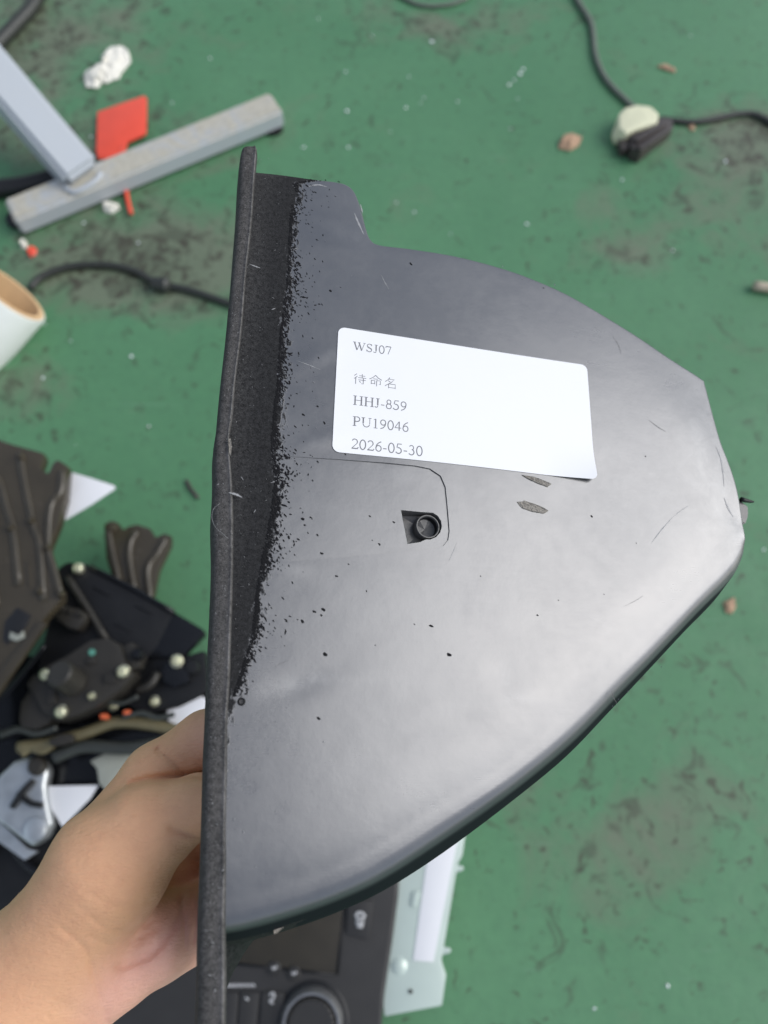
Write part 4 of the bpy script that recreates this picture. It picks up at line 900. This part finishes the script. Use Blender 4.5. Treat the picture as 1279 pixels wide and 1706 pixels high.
o = slab('beige_bracket', [(148, 1268), (176, 1254), (236, 1246), (262, 1254), (240, 1300), (180, 1322), (164, 1306), (160, 1280)], .070, .008, M['beige'], None, .002); tag(o, 'dusty beige plastic piece just above the hand', 'bracket')

# ---------------------------------------------------------------- car radio, bottom
rd = thing('car_radio', 480, 1620, 'charcoal car radio with display, keys and round knob under the cover', 'radio')
zr = .050
slab('front_panel', [(250, 1380), (668, 1400), (664, 1490), (655, 1560), (640, 1660), (628, 1800), (150, 1800), (200, 1640)], zr, .035, M['radio'], rd, .004, seg=3)
slab('display', [(400, 1512), (572, 1512), (560, 1622), (395, 1606)], zr + .0008, .002, M['screen'], rd, .0004)
for a, b in (((575, 1510), (562, 1624)), ((562, 1624), (470, 1614)), ((470, 1614), (395, 1606))):
    tube('display_rim', [at(*a, zr + .001), at(*b, zr + .001)], .0011, M['blackp'], rd, 1, 6)
k = slab('key', [(580, 1500), (622, 1500), (614, 1566), (576, 1556)], zr + .003, .004, M['radio'], rd, .0012)
def mark(pts, z, parent=rd, wd=.0009): return tube('printed_symbol', [at(x, y, z) for x, y in pts], wd, M['print'], parent, 3, 6, True, True, .15)
for pts in ([(592, 1527), (596, 1521), (604, 1522), (608, 1528)], [(592, 1530), (607, 1531)], [(592, 1537), (606, 1539)], [(594, 1543), (604, 1544)]): mark(pts, zr + .0034, rd, .0013)
for x, y in ((457, 1612), (490, 1621)):
    lathe('push_button', at(x, y, zr), [(0, .0032), (.0045, .003), (.0058, .0015), (.006, -.001)], M['radio'], rd, 20)
    mark([(x - 4, y - 1), (x - 1, y + 2), (x + 4, y - 2)], zr + .0036)
for i, (x0, x1) in enumerate(((374, 398), (400, 432), (436, 474))):
    slab('key', [(x0, 1652), (x1, 1654), (x1 - 4, 1700), (x1 - 8, 1790), (x0 - 14, 1790), (x0 - 4, 1700)], zr + .0025, .004, M['radio'], rd, .0015)
mark([(448, 1658), (455, 1654), (456, 1662), (449, 1668), (455, 1672)], zr + .0030); mark([(408, 1662), (414, 1666)], zr + .0030)
for x in range(378, 426, 6): mark([(x, 1645 - (x - 378) * .05), (x + 2, 1639), (x + 4, 1645)], zr + .0006, rd, .0006)
kc = at(520, 1702, zr)
lathe('knob', kc, [(0, .012), (.018, .012), (.020, .0105), (.0205, 0)], M['radio'], rd, 48)
lathe('knob_ring', kc, [(.0212, .010), (.0222, .0118), (.0240, .0118), (.0262, .008), (.0272, .001), (.0272, -.002)], M['chrome'], rd, 64)
for q_ in range(26):
    a = 2 * math.pi * q_ / 26; p = kc + Vector((.0196 * math.cos(a), .0196 * math.sin(a), .0118))
    lathe('grip_notch', p, [(0, .0012), (.0010, .0010), (.0012, -.001)], M['charp'], rd, 8)
lathe('knob_skirt', kc, [(.0272, .001), (.0300, .001), (.0315, 0), (.0315, -.002)], M['blackp'], rd, 48)
cs = thing('steel_case', 710, 1560, 'greenish white steel casing beside the car radio below the cover', 'casing')
slab('sheet', [(640, 1340), (782, 1340), (770, 1425), (762, 1440), (742, 1560), (735, 1600), (743, 1625), (736, 1676), (640, 1694), (630, 1600)], .046, .030, M['steelcase'], cs, .0015)
o = slab('sticker', [(718, 1380), (766, 1380), (722, 1603), (688, 1600)], .0467, .0008, M['paper'], cs, .0001); o['label'] = 'long white strip sticker'
for x, y in ((764, 1447), (743, 1584)): slab('edge_tab', [(x - 8, y - 8), (x + 8, y - 3), (x + 7, y + 3), (x - 8, y + 8)], .045, .003, M['steelcase'], cs, .0006)
slab('raised_stamp', [(688, 1486), (700, 1484), (694, 1512), (684, 1510)], .0480, .003, M['steelcase'], cs, .001)
lathe('dimple', at(665, 1610, .0465), [(0, .002), (.005, .0015), (.008, -.001)], M['steelcase'], cs, 20)
lathe('stud', at(684, 1652, .0465), [(0, .0012), (.0016, .001), (.002, -.001)], M['charp'], cs, 12)
